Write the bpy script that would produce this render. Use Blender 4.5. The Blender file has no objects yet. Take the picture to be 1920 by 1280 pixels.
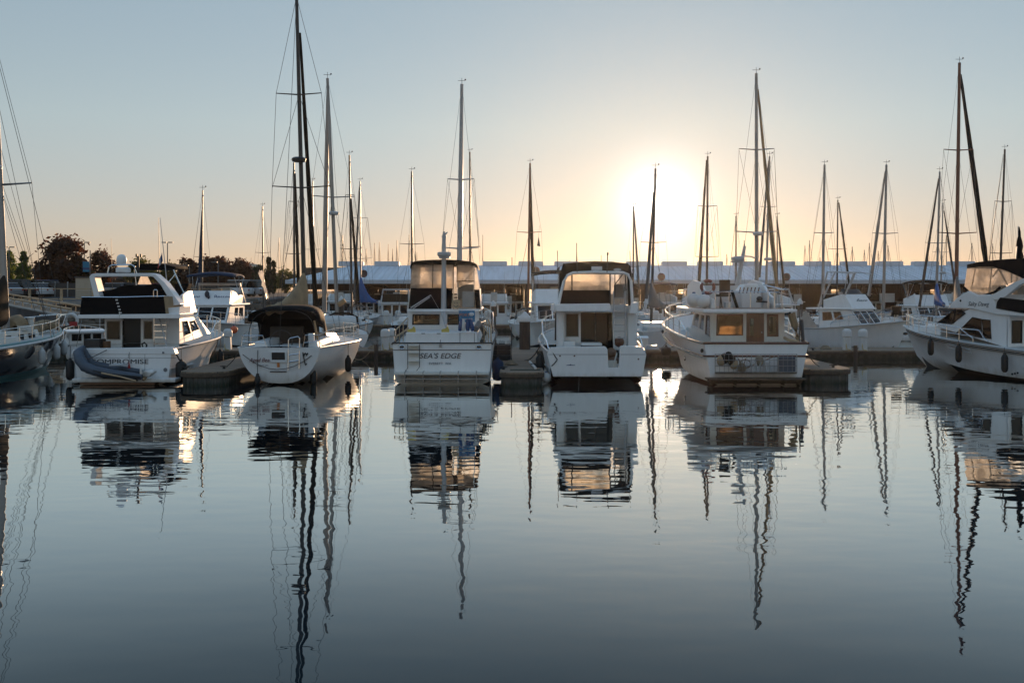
import bpy, math, random
from mathutils import Vector, Matrix
random.seed(7)
S = bpy.context.scene; COL = S.collection
R = math.radians
# ---------------- camera, sky, sun, exposure
F, HOR, CH = 1866.7, 545.0, 3.4                 # focal length in photo pixels, horizon row, eye height
cam = bpy.data.objects.new('camera', bpy.data.cameras.new('camera')); COL.objects.link(cam)
cam.data.lens = 35; cam.data.sensor_width = 36; cam.data.shift_y = -(640 - HOR) / 1920
cam.data.clip_end = 20000; cam.data.clip_start = .1
cam.location = (0, 0, CH); cam.rotation_euler = (R(90), 0, 0); S.camera = cam
SUN_AZ, SUN_EL = math.atan2(1236 - 960, F), R(4.9)
sd = Vector((math.sin(SUN_AZ) * math.cos(SUN_EL), math.cos(SUN_AZ) * math.cos(SUN_EL), math.sin(SUN_EL)))
W = bpy.data.worlds.new('World'); S.world = W; W.use_nodes = True
wn, wl = W.node_tree.nodes, W.node_tree.links
bg = wn['Background']; bg.inputs[1].default_value = .15
sky = wn.new('ShaderNodeTexSky'); sky.sky_type = 'NISHITA'; sky.sun_disc = False
sky.sun_elevation = SUN_EL; sky.sun_rotation = SUN_AZ; sky.air_density = .9; sky.dust_density = .05; sky.ozone_density = 1.5
hsv = wn.new('ShaderNodeGamma'); hsv.inputs['Gamma'].default_value = .57       # an evening sky is flatter than the model's
wl.new(sky.outputs[0], hsv.inputs['Color'])
# the bright aureole of the low sun itself, in the sky where the sun stands
tcw = wn.new('ShaderNodeTexCoord'); dot = wn.new('ShaderNodeVectorMath'); dot.operation = 'DOT_PRODUCT'
dot.inputs[1].default_value = sd; wl.new(tcw.outputs['Generated'], dot.inputs[0])
def aureole(prev, power, col):
    p = wn.new('ShaderNodeMath'); p.operation = 'POWER'; wl.new(mx.outputs[0], p.inputs[0]); p.inputs[1].default_value = power
    v = wn.new('ShaderNodeVectorMath'); v.operation = 'SCALE'; v.inputs[0].default_value = col; wl.new(p.outputs[0], v.inputs['Scale'])
    a = wn.new('ShaderNodeVectorMath'); a.operation = 'ADD'; wl.new(prev, a.inputs[0]); wl.new(v.outputs[0], a.inputs[1]); return a.outputs[0]
mx = wn.new('ShaderNodeMath'); mx.operation = 'MAXIMUM'; wl.new(dot.outputs['Value'], mx.inputs[0]); mx.inputs[1].default_value = 0
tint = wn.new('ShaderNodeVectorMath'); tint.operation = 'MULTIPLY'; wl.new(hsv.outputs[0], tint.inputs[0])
sep = wn.new('ShaderNodeSeparateXYZ'); wl.new(tcw.outputs['Generated'], sep.inputs[0])      # rose tint low down; added blue brightness overhead, out of view, fills shaded hulls
sky_tint = wn.new('ShaderNodeValToRGB'); sky_tint.color_ramp.elements[0].position = .0; sky_tint.color_ramp.elements[0].color = (.84, .66, .76, 1); y_ = sky_tint.color_ramp.elements.new(.05); y_.color = (1.0, .87, .95, 1); sky_tint.color_ramp.elements[1].position = .40; sky_tint.color_ramp.elements[1].color = (.99, 1.035, 1.05, 1)
z_ = sky_tint.color_ramp.elements.new(.8); z_.color = (1.65, 1.95, 2.3, 1); e_ = sky_tint.color_ramp.elements.new(.16); e_.color = (1.03, .985, .98, 1); wl.new(sep.outputs[2], sky_tint.inputs[0]); wl.new(sky_tint.outputs[0], tint.inputs[1])
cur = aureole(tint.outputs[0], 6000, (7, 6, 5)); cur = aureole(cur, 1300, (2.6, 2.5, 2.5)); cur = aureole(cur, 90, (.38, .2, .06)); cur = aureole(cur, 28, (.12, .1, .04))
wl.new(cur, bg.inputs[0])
sun = bpy.data.objects.new('sun', bpy.data.lights.new('sun', 'SUN')); COL.objects.link(sun)
sun.data.energy = 2.5; sun.data.angle = R(.5); sun.data.color = (.95, .60, .34)
sun.rotation_euler = (-sd).to_track_quat('-Z', 'Y').to_euler()
S.view_settings.view_transform = 'Standard'; S.view_settings.look = 'None'; S.view_settings.exposure = .8; S.view_settings.gamma = 1
S.render.engine = 'CYCLES'; S.cycles.max_bounces = 8; S.cycles.transparent_max_bounces = 24
S.cycles.use_denoising = True; S.cycles.caustics_reflective = False; S.cycles.caustics_refractive = False

# ---------------- helpers
def V(*a): return Vector(a)
def P(px, py, d): return Vector(((px - 960) * d / F, d, CH - (py - HOR) * d / F))       # pixel at a distance -> place
def PZ(px, d, z): return Vector(((px - 960) * d / F, d, z))
def tag(o, label=None, cat=None, group=None, kind=None):
    for k, v in (('label', label), ('category', cat), ('group', group), ('kind', kind)):
        if v: o[k] = v
    return o
def thing(name, label, cat, loc=(0, 0, 0), rz=0, group=None):
    o = bpy.data.objects.new(name, None); COL.objects.link(o); o.location = loc; o.rotation_euler = (0, 0, rz); o.empty_display_size = .2
    return tag(o, label, cat, group)
def dup(root, loc, rz=None, label=None, scale=None):
    def rec(o, par):
        c = o.copy(); COL.objects.link(c)
        if par: c.parent = par
        for ch in list(o.children): rec(ch, c)
        return c
    r = rec(root, None); r.location = loc
    if rz is not None: r.rotation_euler = (0, 0, rz)
    if scale: r.scale = scale
    if label: r['label'] = label
    return r
class MB:
    def __init__(s): s.v, s.f, s.mi, s.m = [], [], [], 0
    def add(s, vs, fs):
        o = len(s.v); s.v += [tuple(v) for v in vs]; s.f += [tuple(i + o for i in f) for f in fs]; s.mi += [s.m] * len(fs); return s
    def hexa(s, p): return s.add(p, [(3, 2, 1, 0), (4, 5, 6, 7), (0, 1, 5, 4), (1, 2, 6, 5), (2, 3, 7, 6), (3, 0, 4, 7)])
    def box(s, x0, x1, y0, y1, z0, z1):
        return s.hexa([(x0, y0, z0), (x1, y0, z0), (x1, y1, z0), (x0, y1, z0), (x0, y0, z1), (x1, y0, z1), (x1, y1, z1), (x0, y1, z1)])
    def taper(s, b, t):          # b, t = (x0,x1,y0,y1,z)
        return s.hexa([(b[0], b[2], b[4]), (b[1], b[2], b[4]), (b[1], b[3], b[4]), (b[0], b[3], b[4]), (t[0], t[2], t[4]), (t[1], t[2], t[4]), (t[1], t[3], t[4]), (t[0], t[3], t[4])])
    def loft(s, rings, closed=True, cap=True):
        n = len(rings[0]); vs = [p for r in rings for p in r]; fs = []
        for i in range(len(rings) - 1):
            for j in range(n if closed else n - 1):
                k = (j + 1) % n; fs.append((i * n + j, i * n + k, (i + 1) * n + k, (i + 1) * n + j))
        if cap and closed: fs.append(tuple(range(n - 1, -1, -1))); fs.append(tuple((len(rings) - 1) * n + j for j in range(n)))
        return s.add(vs, fs)
    def tube(s, pts, r, n=6, closed=False):
        pts = [Vector(p) for p in pts]; m = len(pts)
        rs = r if isinstance(r, (list, tuple)) else [r] * m; rings = []
        for i, p in enumerate(pts):
            a = pts[i - 1] if (i or closed) else p; c = pts[(i + 1) % m] if (i < m - 1 or closed) else p
            t = (c - a).normalized() if (c - a).length > 1e-9 else V(0, 0, 1)
            ref = V(0, 0, 1) if abs(t.z) < .93 else V(0, 1, 0)
            u = t.cross(ref).normalized(); w = u.cross(t)
            rings.append([p + (u * math.cos(2 * math.pi * k / n) + w * math.sin(2 * math.pi * k / n)) * rs[i] for k in range(n)])
        if closed: rings.append(rings[0])
        return s.loft(rings, True, not closed)
    def lathe(s, prof, c=(0, 0, 0), n=14, ax='z'):
        rings = []
        for r, h in prof:
            ring = []
            for k in range(n):
                a = 2 * math.pi * k / n; x, y = r * math.cos(a), r * math.sin(a)
                ring.append(Vector(c) + (V(x, y, h) if ax == 'z' else V(h, x, y) if ax == 'x' else V(y, h, x)))
            rings.append(ring)
        return s.loft(rings)
    def ball(s, c, r, n=12, m=8):
        if not isinstance(r, (tuple, list)): r = (r, r, r)
        c = Vector(c)
        return s.loft([[c + V(r[0] * max(.02, math.sin(math.pi * i / m)) * math.cos(2 * math.pi * k / n), r[1] * max(.02, math.sin(math.pi * i / m)) * math.sin(2 * math.pi * k / n), -r[2] * math.cos(math.pi * i / m)) for k in range(n)] for i in range(m + 1)])
    def prism(s, poly, ax, a, b):    # poly in the plane across ax
        f = (lambda u, v, w: (w, u, v)) if ax == 'x' else (lambda u, v, w: (u, w, v)) if ax == 'y' else (lambda u, v, w: (u, v, w))
        n = len(poly); vs = [f(u, v, a) for u, v in poly] + [f(u, v, b) for u, v in poly]
        return s.add(vs, [tuple(range(n)), tuple(range(2 * n - 1, n - 1, -1))] + [(i, (i + 1) % n, n + (i + 1) % n, n + i) for i in range(n)])
    def panel(s, q, holes=(), t=.05):   # quad bl,br,tr,tl with holes (u0,v0,u1,v1); thickness behind
        q = [Vector(p) for p in q]; n = (q[1] - q[0]).cross(q[3] - q[0]).normalized()
        us = sorted({0., 1., *[h[0] for h in holes], *[h[2] for h in holes]}); vs = sorted({0., 1., *[h[1] for h in holes], *[h[3] for h in holes]})
        pt = lambda u, v: q[0] * (1 - u) * (1 - v) + q[1] * u * (1 - v) + q[2] * u * v + q[3] * (1 - u) * v
        nu, nv = len(us) - 1, len(vs) - 1
        def solid(i, j):
            if not (0 <= i < nu and 0 <= j < nv): return False
            u, v = (us[i] + us[i + 1]) / 2, (vs[j] + vs[j + 1]) / 2
            return not any(h[0] < u < h[2] and h[1] < v < h[3] for h in holes)
        fr = [pt(u, v) for v in vs for u in us]; bk = [p - n * t for p in fr]; N = len(fr); id_ = lambda i, j: j * (nu + 1) + i; fs = []
        for i in range(nu):
            for j in range(nv):
                if not solid(i, j): continue
                a, b, c, d = id_(i, j), id_(i + 1, j), id_(i + 1, j + 1), id_(i, j + 1)
                fs += [(a, b, c, d), (d + N, c + N, b + N, a + N)]
                if not solid(i, j - 1): fs.append((b, a, a + N, b + N))
                if not solid(i, j + 1): fs.append((d, c, c + N, d + N))
                if not solid(i - 1, j): fs.append((a, d, d + N, a + N))
                if not solid(i + 1, j): fs.append((c, b, b + N, c + N))
        return s.add(fr + bk, fs)
    def build(s, name, mats, parent=None, smooth=False, bev=0, label=None):
        me = bpy.data.meshes.new(name); me.from_pydata(s.v, [], s.f)
        for m in (mats if isinstance(mats, (list, tuple)) else [mats]): me.materials.append(M[m])
        for p, mi in zip(me.polygons, s.mi): p.material_index = mi; p.use_smooth = bool(smooth)
        me.update()
        import bmesh
        bm = bmesh.new(); bm.from_mesh(me); bmesh.ops.recalc_face_normals(bm, faces=bm.faces)
        bm.to_mesh(me); bm.free()
        if smooth: 
            try: me.set_sharp_from_angle(angle=R(smooth if smooth > 1 else 40))
            except Exception: pass
        o = bpy.data.objects.new(name, me); COL.objects.link(o)
        if parent: o.parent = parent
        if bev:
            b = o.modifiers.new('bevel', 'BEVEL'); b.width = bev; b.segments = 2; b.limit_method = 'ANGLE'; b.angle_limit = R(40)
        if label: o['label'] = label
        return o
def text(body, loc, size, m, parent, rot=(90, 0, 0), shear=0, sx=1., name='lettering', align='CENTER', arc=0):
    c = bpy.data.curves.new(name, 'FONT'); c.body = body; c.size = size; c.align_x = align; c.align_y = 'CENTER'; c.shear = shear; c.extrude = .004
    tmp = bpy.data.objects.new(name, c); COL.objects.link(tmp); dg = bpy.context.evaluated_depsgraph_get()
    me = bpy.data.meshes.new_from_object(tmp.evaluated_get(dg)); bpy.data.objects.remove(tmp); bpy.data.curves.remove(c); me.materials.clear(); me.materials.append(M[m])
    for v in me.vertices: v.co.x *= sx
    if arc:
        for v in me.vertices: v.co.y -= arc * v.co.x ** 2
    o = bpy.data.objects.new(name, me); COL.objects.link(o); o.location = loc; o.rotation_euler = [R(a) for a in rot]
    if parent: o.parent = parent
    return o
# ---------------- materials
M = {}
def mat(n, c, rough=.5, metal=0., var=.12, scale=3., bump=0., coat=0., stretch=(1, 1, 1), spec=.5, detail=4, c2=None):
    m = bpy.data.materials.new(n); m.use_nodes = True; M[n] = m; t = m.node_tree; N, L = t.nodes, t.links; p = N['Principled BSDF']
    p.inputs['Roughness'].default_value = rough; p.inputs['Metallic'].default_value = metal; p.inputs['Coat Weight'].default_value = coat; p.inputs['Specular IOR Level'].default_value = spec
    tc = N.new('ShaderNodeTexCoord'); mp = N.new('ShaderNodeMapping'); mp.inputs['Scale'].default_value = stretch; L.new(tc.outputs['Object'], mp.inputs[0])
    nz = N.new('ShaderNodeTexNoise'); nz.inputs['Scale'].default_value = scale; nz.inputs['Detail'].default_value = detail; nz.inputs['Roughness'].default_value = .65; L.new(mp.outputs[0], nz.inputs[0])
    rp = N.new('ShaderNodeValToRGB'); rp.color_ramp.elements[0].position = .3; rp.color_ramp.elements[1].position = .72
    a = c2 or [x * (1 - var) for x in c]; b = c if c2 else [min(1, x * (1 + var * .6)) for x in c]
    rp.color_ramp.elements[0].color = (*a, 1); rp.color_ramp.elements[1].color = (*b, 1)
    L.new(nz.outputs[0], rp.inputs[0]); L.new(rp.outputs[0], p.inputs['Base Color'])
    mr = N.new('ShaderNodeMapRange'); mr.inputs[3].default_value = max(.02, rough * .75); mr.inputs[4].default_value = min(1, rough * 1.25); L.new(nz.outputs[0], mr.inputs[0]); L.new(mr.outputs[0], p.inputs['Roughness'])
    if bump:
        bn = N.new('ShaderNodeBump'); bn.inputs['Strength'].default_value = .6; bn.inputs['Distance'].default_value = bump; L.new(nz.outputs[0], bn.inputs['Height']); L.new(bn.outputs[0], p.inputs['Normal'])
    return m
mat('gelcoat', (.83, .83, .82), .36, var=.06, scale=2.2, stretch=(2, 2, .35), spec=.4)
def waterline(n, c, z0, z1, amt):      # scum and weed that grow along the water's edge
    m = M[n]; N, L = m.node_tree.nodes, m.node_tree.links; p = N['Principled BSDF']; src = p.inputs['Base Color'].links[0].from_socket; tc = [x for x in N if x.type == 'TEX_COORD'][0]
    sp = N.new('ShaderNodeSeparateXYZ'); L.new(tc.outputs['Object'], sp.inputs[0]); nz = N.new('ShaderNodeTexNoise'); nz.inputs['Scale'].default_value = 5; nz.inputs['Detail'].default_value = 5; mp = N.new('ShaderNodeMapping'); mp.inputs['Scale'].default_value = (1, 1, .25); L.new(tc.outputs['Object'], mp.inputs[0]); L.new(mp.outputs[0], nz.inputs[0])
    a = N.new('ShaderNodeMath'); a.operation = 'MULTIPLY_ADD'; L.new(nz.outputs[0], a.inputs[0]); a.inputs[1].default_value = -.5; L.new(sp.outputs[2], a.inputs[2])
    r = N.new('ShaderNodeMapRange'); r.inputs[1].default_value = z0 - .25; r.inputs[2].default_value = z1 - .25; r.inputs[3].default_value = amt; r.inputs[4].default_value = 0; L.new(a.outputs[0], r.inputs[0])
    mx_ = N.new('ShaderNodeMix'); mx_.data_type = 'RGBA'; L.new(r.outputs[0], mx_.inputs['Factor']); L.new(src, mx_.inputs['A']); mx_.inputs['B'].default_value = (*c, 1); L.new(mx_.outputs['Result'], p.inputs['Base Color'])
waterline('gelcoat', (.34, .27, .17), .08, .42, .55)
mat('gelcoat_cream', (.70, .68, .62), .35, var=.07, scale=2.2, stretch=(2, 2, .35))
mat('gelcoat_grey', (.50, .51, .51), .35, var=.10, scale=2)
mat('nonskid', (.60, .60, .57), .6, var=.15, scale=3)
mat('navy_hull', (.012, .02, .035), .12, var=.2, coat=.5)
mat('antifoul', (.012, .012, .013), .6, var=.4, scale=6)
mat('bootstripe', (.10, .03, .02), .5, var=.3)
mat('teal_stripe', (.10, .30, .32), .35)
mat('black_canvas', (.006, .006, .007), .9, var=.35, scale=2.5, bump=.02, spec=.15)
mat('brown_canvas', (.028, .021, .014), .9, var=.3, scale=2.5, bump=.02, spec=.2)
mat('navy_canvas', (.012, .03, .075), .85, var=.3, bump=.02)
mat('blue_canvas', (.02, .10, .30), .8, var=.3, bump=.02)
mat('tan_canvas', (.34, .235, .13), .85, var=.3, scale=2, bump=.03)
mat('grey_canvas', (.16, .15, .14), .85, var=.25, scale=2, bump=.03)
mat('white_canvas', (.62, .62, .60), .75, var=.18, scale=2, bump=.03)
mat('steel', (.72, .72, .72), .16, metal=1., var=.08)
mat('mast_alloy', (.30, .29, .28), .42, metal=.6, var=.15, scale=1.5)
mat('mast_dark', (.035, .03, .028), .4, var=.2)
mat('mast_brown', (.16, .055, .03), .38, var=.25, scale=2, stretch=(4, 4, .3))
mat('mast_white', (.46, .46, .46), .35, var=.1)
mat('wire', (.05, .05, .05), .4, metal=.5)
mat('teak', (.20, .10, .05), .45, var=.35, scale=5, stretch=(1, 6, 6))
mat('varnish', (.13, .045, .018), .25, var=.3, scale=4, stretch=(4, 4, .5), coat=.3)
def planks(n, c, pitch):
    m = mat(n, c, .8, var=.45, scale=5, stretch=(1, 6, 1), bump=.006); N, L = m.node_tree.nodes, m.node_tree.links; p = N['Principled BSDF']
    src = p.inputs['Base Color'].links[0].from_socket; tc = [x for x in N if x.type == 'TEX_COORD'][0]; sp = N.new('ShaderNodeSeparateXYZ'); L.new(tc.outputs['Object'], sp.inputs[0])
    k = N.new('ShaderNodeMath'); k.operation = 'DIVIDE'; L.new(sp.outputs[1], k.inputs[0]); k.inputs[1].default_value = pitch
    fl = N.new('ShaderNodeMath'); fl.operation = 'FLOOR'; L.new(k.outputs[0], fl.inputs[0]); wn_ = N.new('ShaderNodeTexWhiteNoise'); wn_.noise_dimensions = '1D'; L.new(fl.outputs[0], wn_.inputs['W'])
    fc = N.new('ShaderNodeMath'); fc.operation = 'FRACT'; L.new(k.outputs[0], fc.inputs[0]); gp = N.new('ShaderNodeMath'); gp.operation = 'GREATER_THAN'; L.new(fc.outputs[0], gp.inputs[0]); gp.inputs[1].default_value = .1
    br = N.new('ShaderNodeMapRange'); br.inputs[3].default_value = .65; br.inputs[4].default_value = 1.25; L.new(wn_.outputs[0], br.inputs[0])
    mu = N.new('ShaderNodeMath'); mu.operation = 'MULTIPLY'; L.new(br.outputs[0], mu.inputs[0]); L.new(gp.outputs[0], mu.inputs[1])
    v = N.new('ShaderNodeVectorMath'); v.operation = 'SCALE'; L.new(src, v.inputs[0]); L.new(mu.outputs[0], v.inputs['Scale']); L.new(v.outputs[0], p.inputs['Base Color'])
planks('dock_wood', (.27, .195, .13), .145)
mat('dock_beam', (.11, .08, .055), .85, var=.5, scale=4, bump=.01)
mat('dock_float', (.13, .125, .115), .85, var=.45, scale=3, stretch=(6, 6, .6))
waterline('dock_float', (.02, .028, .015), .05, .26, .9)
mat('concrete', (.34, .33, .31), .85, var=.3, scale=1.2, bump=.01)
mat('pile_wood', (.09, .065, .05), .9, var=.5, scale=3, stretch=(5, 5, .5), bump=.02)
mat('black_rubber', (.012, .012, .012), .6, var=.3)
mat('dark_plastic', (.016, .016, .017), .5, var=.3)
mat('white_vinyl', (.66, .66, .64), .45, var=.12)
mat('blue_vinyl', (.025, .07, .20), .45, var=.2)
mat('blue_cloth', (.04, .22, .42), .7, var=.15)
mat('buoy_red', (.22, .06, .035), .5)
mat('orange_paint', (.62, .13, .05), .5, var=.12)
mat('red_paint', (.42, .03, .03), .5, var=.12)
mat('yellow_paint', (.55, .42, .10), .55, var=.15)
mat('dark_letter', (.02, .025, .04), .5, var=.05)
mat('red_letter', (.16, .03, .03), .5, var=.05)
mat('grey_letter', (.14, .15, .17), .5, var=.05)
mat('white_letter', (.75, .75, .75), .5, var=.05)
mat('orange_letter', (.60, .20, .05), .5, var=.05)
mat('blue_letter', (.03, .06, .16), .5, var=.05)
mat('hypalon', (.07, .09, .12), .55, var=.2)
mat('cushion', (.42, .39, .35), .8, var=.15)
mat('interior', (.06, .045, .035), .8, var=.3)
mat('rope', (.10, .09, .08), .9, var=.3)
mat('rope_tan', (.30, .24, .17), .9, var=.3)
mat('roof_metal', (.62, .68, .74), .45, var=.24, scale=.22, stretch=(7, .5, 1), detail=8)
mat('roof_edge', (.50, .55, .60), .5, var=.1)
mat('shed_wood', (.085, .055, .038), .85, var=.5, scale=1.5, stretch=(5, 5, .4))
mat('sign_face', (.03, .03, .035), .5)
mat('sign_red', (.10, .03, .03), .5)
mat('asphalt', (.05, .05, .05), .9, var=.25, scale=.6)
mat('grass', (.06, .08, .025), .9, var=.5, scale=2)
mat('quay_sheet', (.10, .10, .105), .75, var=.35, scale=1.2, stretch=(2, 2, .4))
mat('rail_wood', (.50, .36, .22), .8, var=.3, scale=3)
mat('bark', (.05, .035, .025), .9, var=.4)
mat('car_white', (.7, .7, .7), .3, var=.03, coat=.4); mat('car_silver', (.35, .37, .4), .3, metal=.5, var=.03, coat=.4); mat('car_black', (.015, .015, .018), .3, var=.1, coat=.4)
mat('car_red', (.25, .03, .03), .3, var=.05, coat=.4); mat('car_blue', (.03, .06, .15), .3, var=.05, coat=.4)
mat('headlight', (.8, .8, .8), .15, var=.02); mat('tail_red', (.3, .01, .01), .3, var=.05)
mat('banner_blue', (.03, .20, .33), .7, var=.1)
mat('wall_cream', (.48, .40, .30), .8, var=.1); mat('wall_dark', (.06, .055, .05), .8, var=.2); mat('roof_tile', (.09, .08, .075), .8, var=.25)
mat('rock', (.12, .095, .07), .9, var=.5, scale=1.5, bump=.05)
mat('lamp_grey', (.12, .12, .12), .5)
def leafmat(n, c, tr):
    m = bpy.data.materials.new(n); m.use_nodes = True; M[n] = m; N, L = m.node_tree.nodes, m.node_tree.links; p = N['Principled BSDF']; out = N['Material Output']
    oi = N.new('ShaderNodeTexCoord'); nz = N.new('ShaderNodeTexNoise'); nz.inputs['Scale'].default_value = 1.6; L.new(oi.outputs['Object'], nz.inputs[0])
    rp = N.new('ShaderNodeValToRGB'); rp.color_ramp.elements[0].position = .35; rp.color_ramp.elements[1].position = .65
    rp.color_ramp.elements[0].color = (*[x * .55 for x in c], 1); rp.color_ramp.elements[1].color = (*[x * 1.35 for x in c], 1); L.new(nz.outputs[0], rp.inputs[0])
    L.new(rp.outputs[0], p.inputs['Base Color']); p.inputs['Roughness'].default_value = .6
    tl = N.new('ShaderNodeBsdfTranslucent'); tl.inputs[0].default_value = (*tr, 1); ms = N.new('ShaderNodeMixShader'); ms.inputs[0].default_value = .4
    L.new(p.outputs[0], ms.inputs[1]); L.new(tl.outputs[0], ms.inputs[2]); L.new(ms.outputs[0], out.inputs[0])
leafmat('leaf_green', (.07, .11, .022), (.22, .26, .03)); leafmat('leaf_olive', (.07, .08, .02), (.2, .18, .03)); leafmat('leaf_red', (.026, .014, .010), (.16, .06, .025)); leafmat('leaf_dark', (.02, .035, .014), (.04, .06, .01))
def thin(n, tint, gloss, body, rough=.03, diff=(.5, .45, .38), back=.5):
    m = bpy.data.materials.new(n); m.use_nodes = True; M[n] = m; N, L = m.node_tree.nodes, m.node_tree.links; N.remove(N['Principled BSDF']); out = N['Material Output']
    tr = N.new('ShaderNodeBsdfTransparent'); tr.inputs[0].default_value = (*tint, 1)
    df = N.new('ShaderNodeBsdfTranslucent'); df.inputs[0].default_value = (*diff, 1); d2 = N.new('ShaderNodeBsdfDiffuse'); d2.inputs[0].default_value = (*diff, 1)
    dm = N.new('ShaderNodeMixShader'); dm.inputs[0].default_value = back; L.new(df.outputs[0], dm.inputs[1]); L.new(d2.outputs[0], dm.inputs[2])
    nz = N.new('ShaderNodeTexNoise'); nz.inputs['Scale'].default_value = 2.5; tc = N.new('ShaderNodeTexCoord'); L.new(tc.outputs['Object'], nz.inputs[0])
    mr = N.new('ShaderNodeMapRange'); mr.inputs[1].default_value = .3; mr.inputs[2].default_value = .7; mr.inputs[3].default_value = body * .5; mr.inputs[4].default_value = body * 1.5; L.new(nz.outputs[0], mr.inputs[0])
    a = N.new('ShaderNodeMixShader'); L.new(mr.outputs[0], a.inputs[0]); L.new(tr.outputs[0], a.inputs[1]); L.new(dm.outputs[0], a.inputs[2])
    gl = N.new('ShaderNodeBsdfGlossy'); gl.inputs['Roughness'].default_value = rough; lw = N.new('ShaderNodeFresnel'); lw.inputs[0].default_value = gloss
    bn = N.new('ShaderNodeBump'); bn.inputs['Distance'].default_value = .02 if body > .1 else .002; L.new(nz.outputs[0], bn.inputs['Height']); L.new(bn.outputs[0], gl.inputs['Normal'])
    b = N.new('ShaderNodeMixShader'); L.new(lw.outputs[0], b.inputs[0]); L.new(a.outputs[0], b.inputs[1]); L.new(gl.outputs[0], b.inputs[2]); L.new(b.outputs[0], out.inputs[0])
thin('vinyl', (1, .97, .93), 1.12, .5, .12, (1, .95, .88), .08)
thin('glass', (.80, .77, .70), 1.35, .02); thin('blind', (.2, .15, .1), 1.05, .9, .3, (1, .84, .66), .05)
thin('dark_glass', (.05, .05, .05), 1.5, .03, .03, (.02, .02, .02))
def watermat():
    m = bpy.data.materials.new('water'); m.use_nodes = True; M['water'] = m; N, L = m.node_tree.nodes, m.node_tree.links; p = N['Principled BSDF']
    p.inputs['Base Color'].default_value = (.010, .020, .027, 1); p.inputs['Roughness'].default_value = .6; p.inputs['Specular IOR Level'].default_value = 0
    gl = N.new('ShaderNodeBsdfGlossy'); gl.inputs['Roughness'].default_value = .012; gl.inputs['Color'].default_value = (.97, 1, .985, 1); lw = N.new('ShaderNodeLayerWeight'); lw.inputs['Blend'].default_value = .5
    fr = N.new('ShaderNodeValToRGB'); cr = fr.color_ramp; cr.elements[0].position = 0; cr.elements[0].color = (.02,) * 3 + (1,); cr.elements[1].position = 1; cr.elements[1].color = (1, 1, 1, 1)
    for pos, v in ((.5, .06), (.62, .10), (.67, .195), (.716, .335), (.763, .54), (.813, .72), (.864, .82), (.93, .87)): k = cr.elements.new(pos); k.color = (v, v, v, 1)
    L.new(lw.outputs['Facing'], fr.inputs[0]); mxs = N.new('ShaderNodeMixShader'); L.new(fr.outputs[0], mxs.inputs[0]); L.new(p.outputs[0], mxs.inputs[1]); L.new(gl.outputs[0], mxs.inputs[2]); L.new(mxs.outputs[0], N['Material Output'].inputs[0])
    tc = N.new('ShaderNodeTexCoord'); hs = []
    def nz(scale, stretch, rot, detail=1.5, rough=.4):
        mp = N.new('ShaderNodeMapping'); mp.inputs['Scale'].default_value = stretch; mp.inputs['Rotation'].default_value = (0, 0, R(rot)); L.new(tc.outputs['Object'], mp.inputs[0])
        n = N.new('ShaderNodeTexNoise'); n.inputs['Scale'].default_value = scale; n.inputs['Detail'].default_value = detail; n.inputs['Roughness'].default_value = rough; L.new(mp.outputs[0], n.inputs[0]); return n.outputs[0]
    def mul(a, b):
        k = N.new('ShaderNodeMath'); k.operation = 'MULTIPLY'
        for i, x in enumerate((a, b)):
            if isinstance(x, (int, float)): k.inputs[i].default_value = x
            else: L.new(x, k.inputs[i])
        return k.outputs[0]
    def add(a, b): k = N.new('ShaderNodeMath'); L.new(a, k.inputs[0]); L.new(b, k.inputs[1]); return k.outputs[0]
    patch = N.new('ShaderNodeMapRange'); patch.inputs[1].default_value = .38; patch.inputs[2].default_value = .68; patch.inputs[3].default_value = .35; patch.inputs[4].default_value = 1.5; L.new(nz(.06, (1, 2.2, 1), 12, 2), patch.inputs[0])
    h = add(mul(nz(1.5, (.7, 1.3, 1), 14), .0062), mul(mul(nz(3.6, (.6, 1.5, 1), -8), .0010), patch.outputs[0]))
    h = add(h, mul(nz(.9, (.25, 1.6, 1), 24, 1), .0026)); h = add(h, mul(nz(.35, (.8, 1.2, 1), 30), .009))
    bn = N.new('ShaderNodeBump'); bn.inputs['Strength'].default_value = 1; bn.inputs['Distance'].default_value = 1; L.new(h, bn.inputs['Height']); L.new(bn.outputs[0], gl.inputs['Normal'])
watermat()
# ---------------- the setting
w = MB(); w.add([(-680, -45, 0), (680, -45, 0), (680, 1480, 0), (-680, 1480, 0)], [(0, 1, 2, 3)]); tag(w.build('water', 'water'), kind='structure')
land = MB()      # the shore behind the quay, rising gently inland
land.loft([[(-160, 93, z0), (-24, 93, z0), (-24, 125, z1), (-24, 420, z2), (-160, 420, z2), (-160, 125, z1)] for z0, z1, z2 in ((-2, -2, -2), (2.4, 3.0, 3.2))])
tag(land.build('ground', 'asphalt'), kind='structure')
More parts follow.
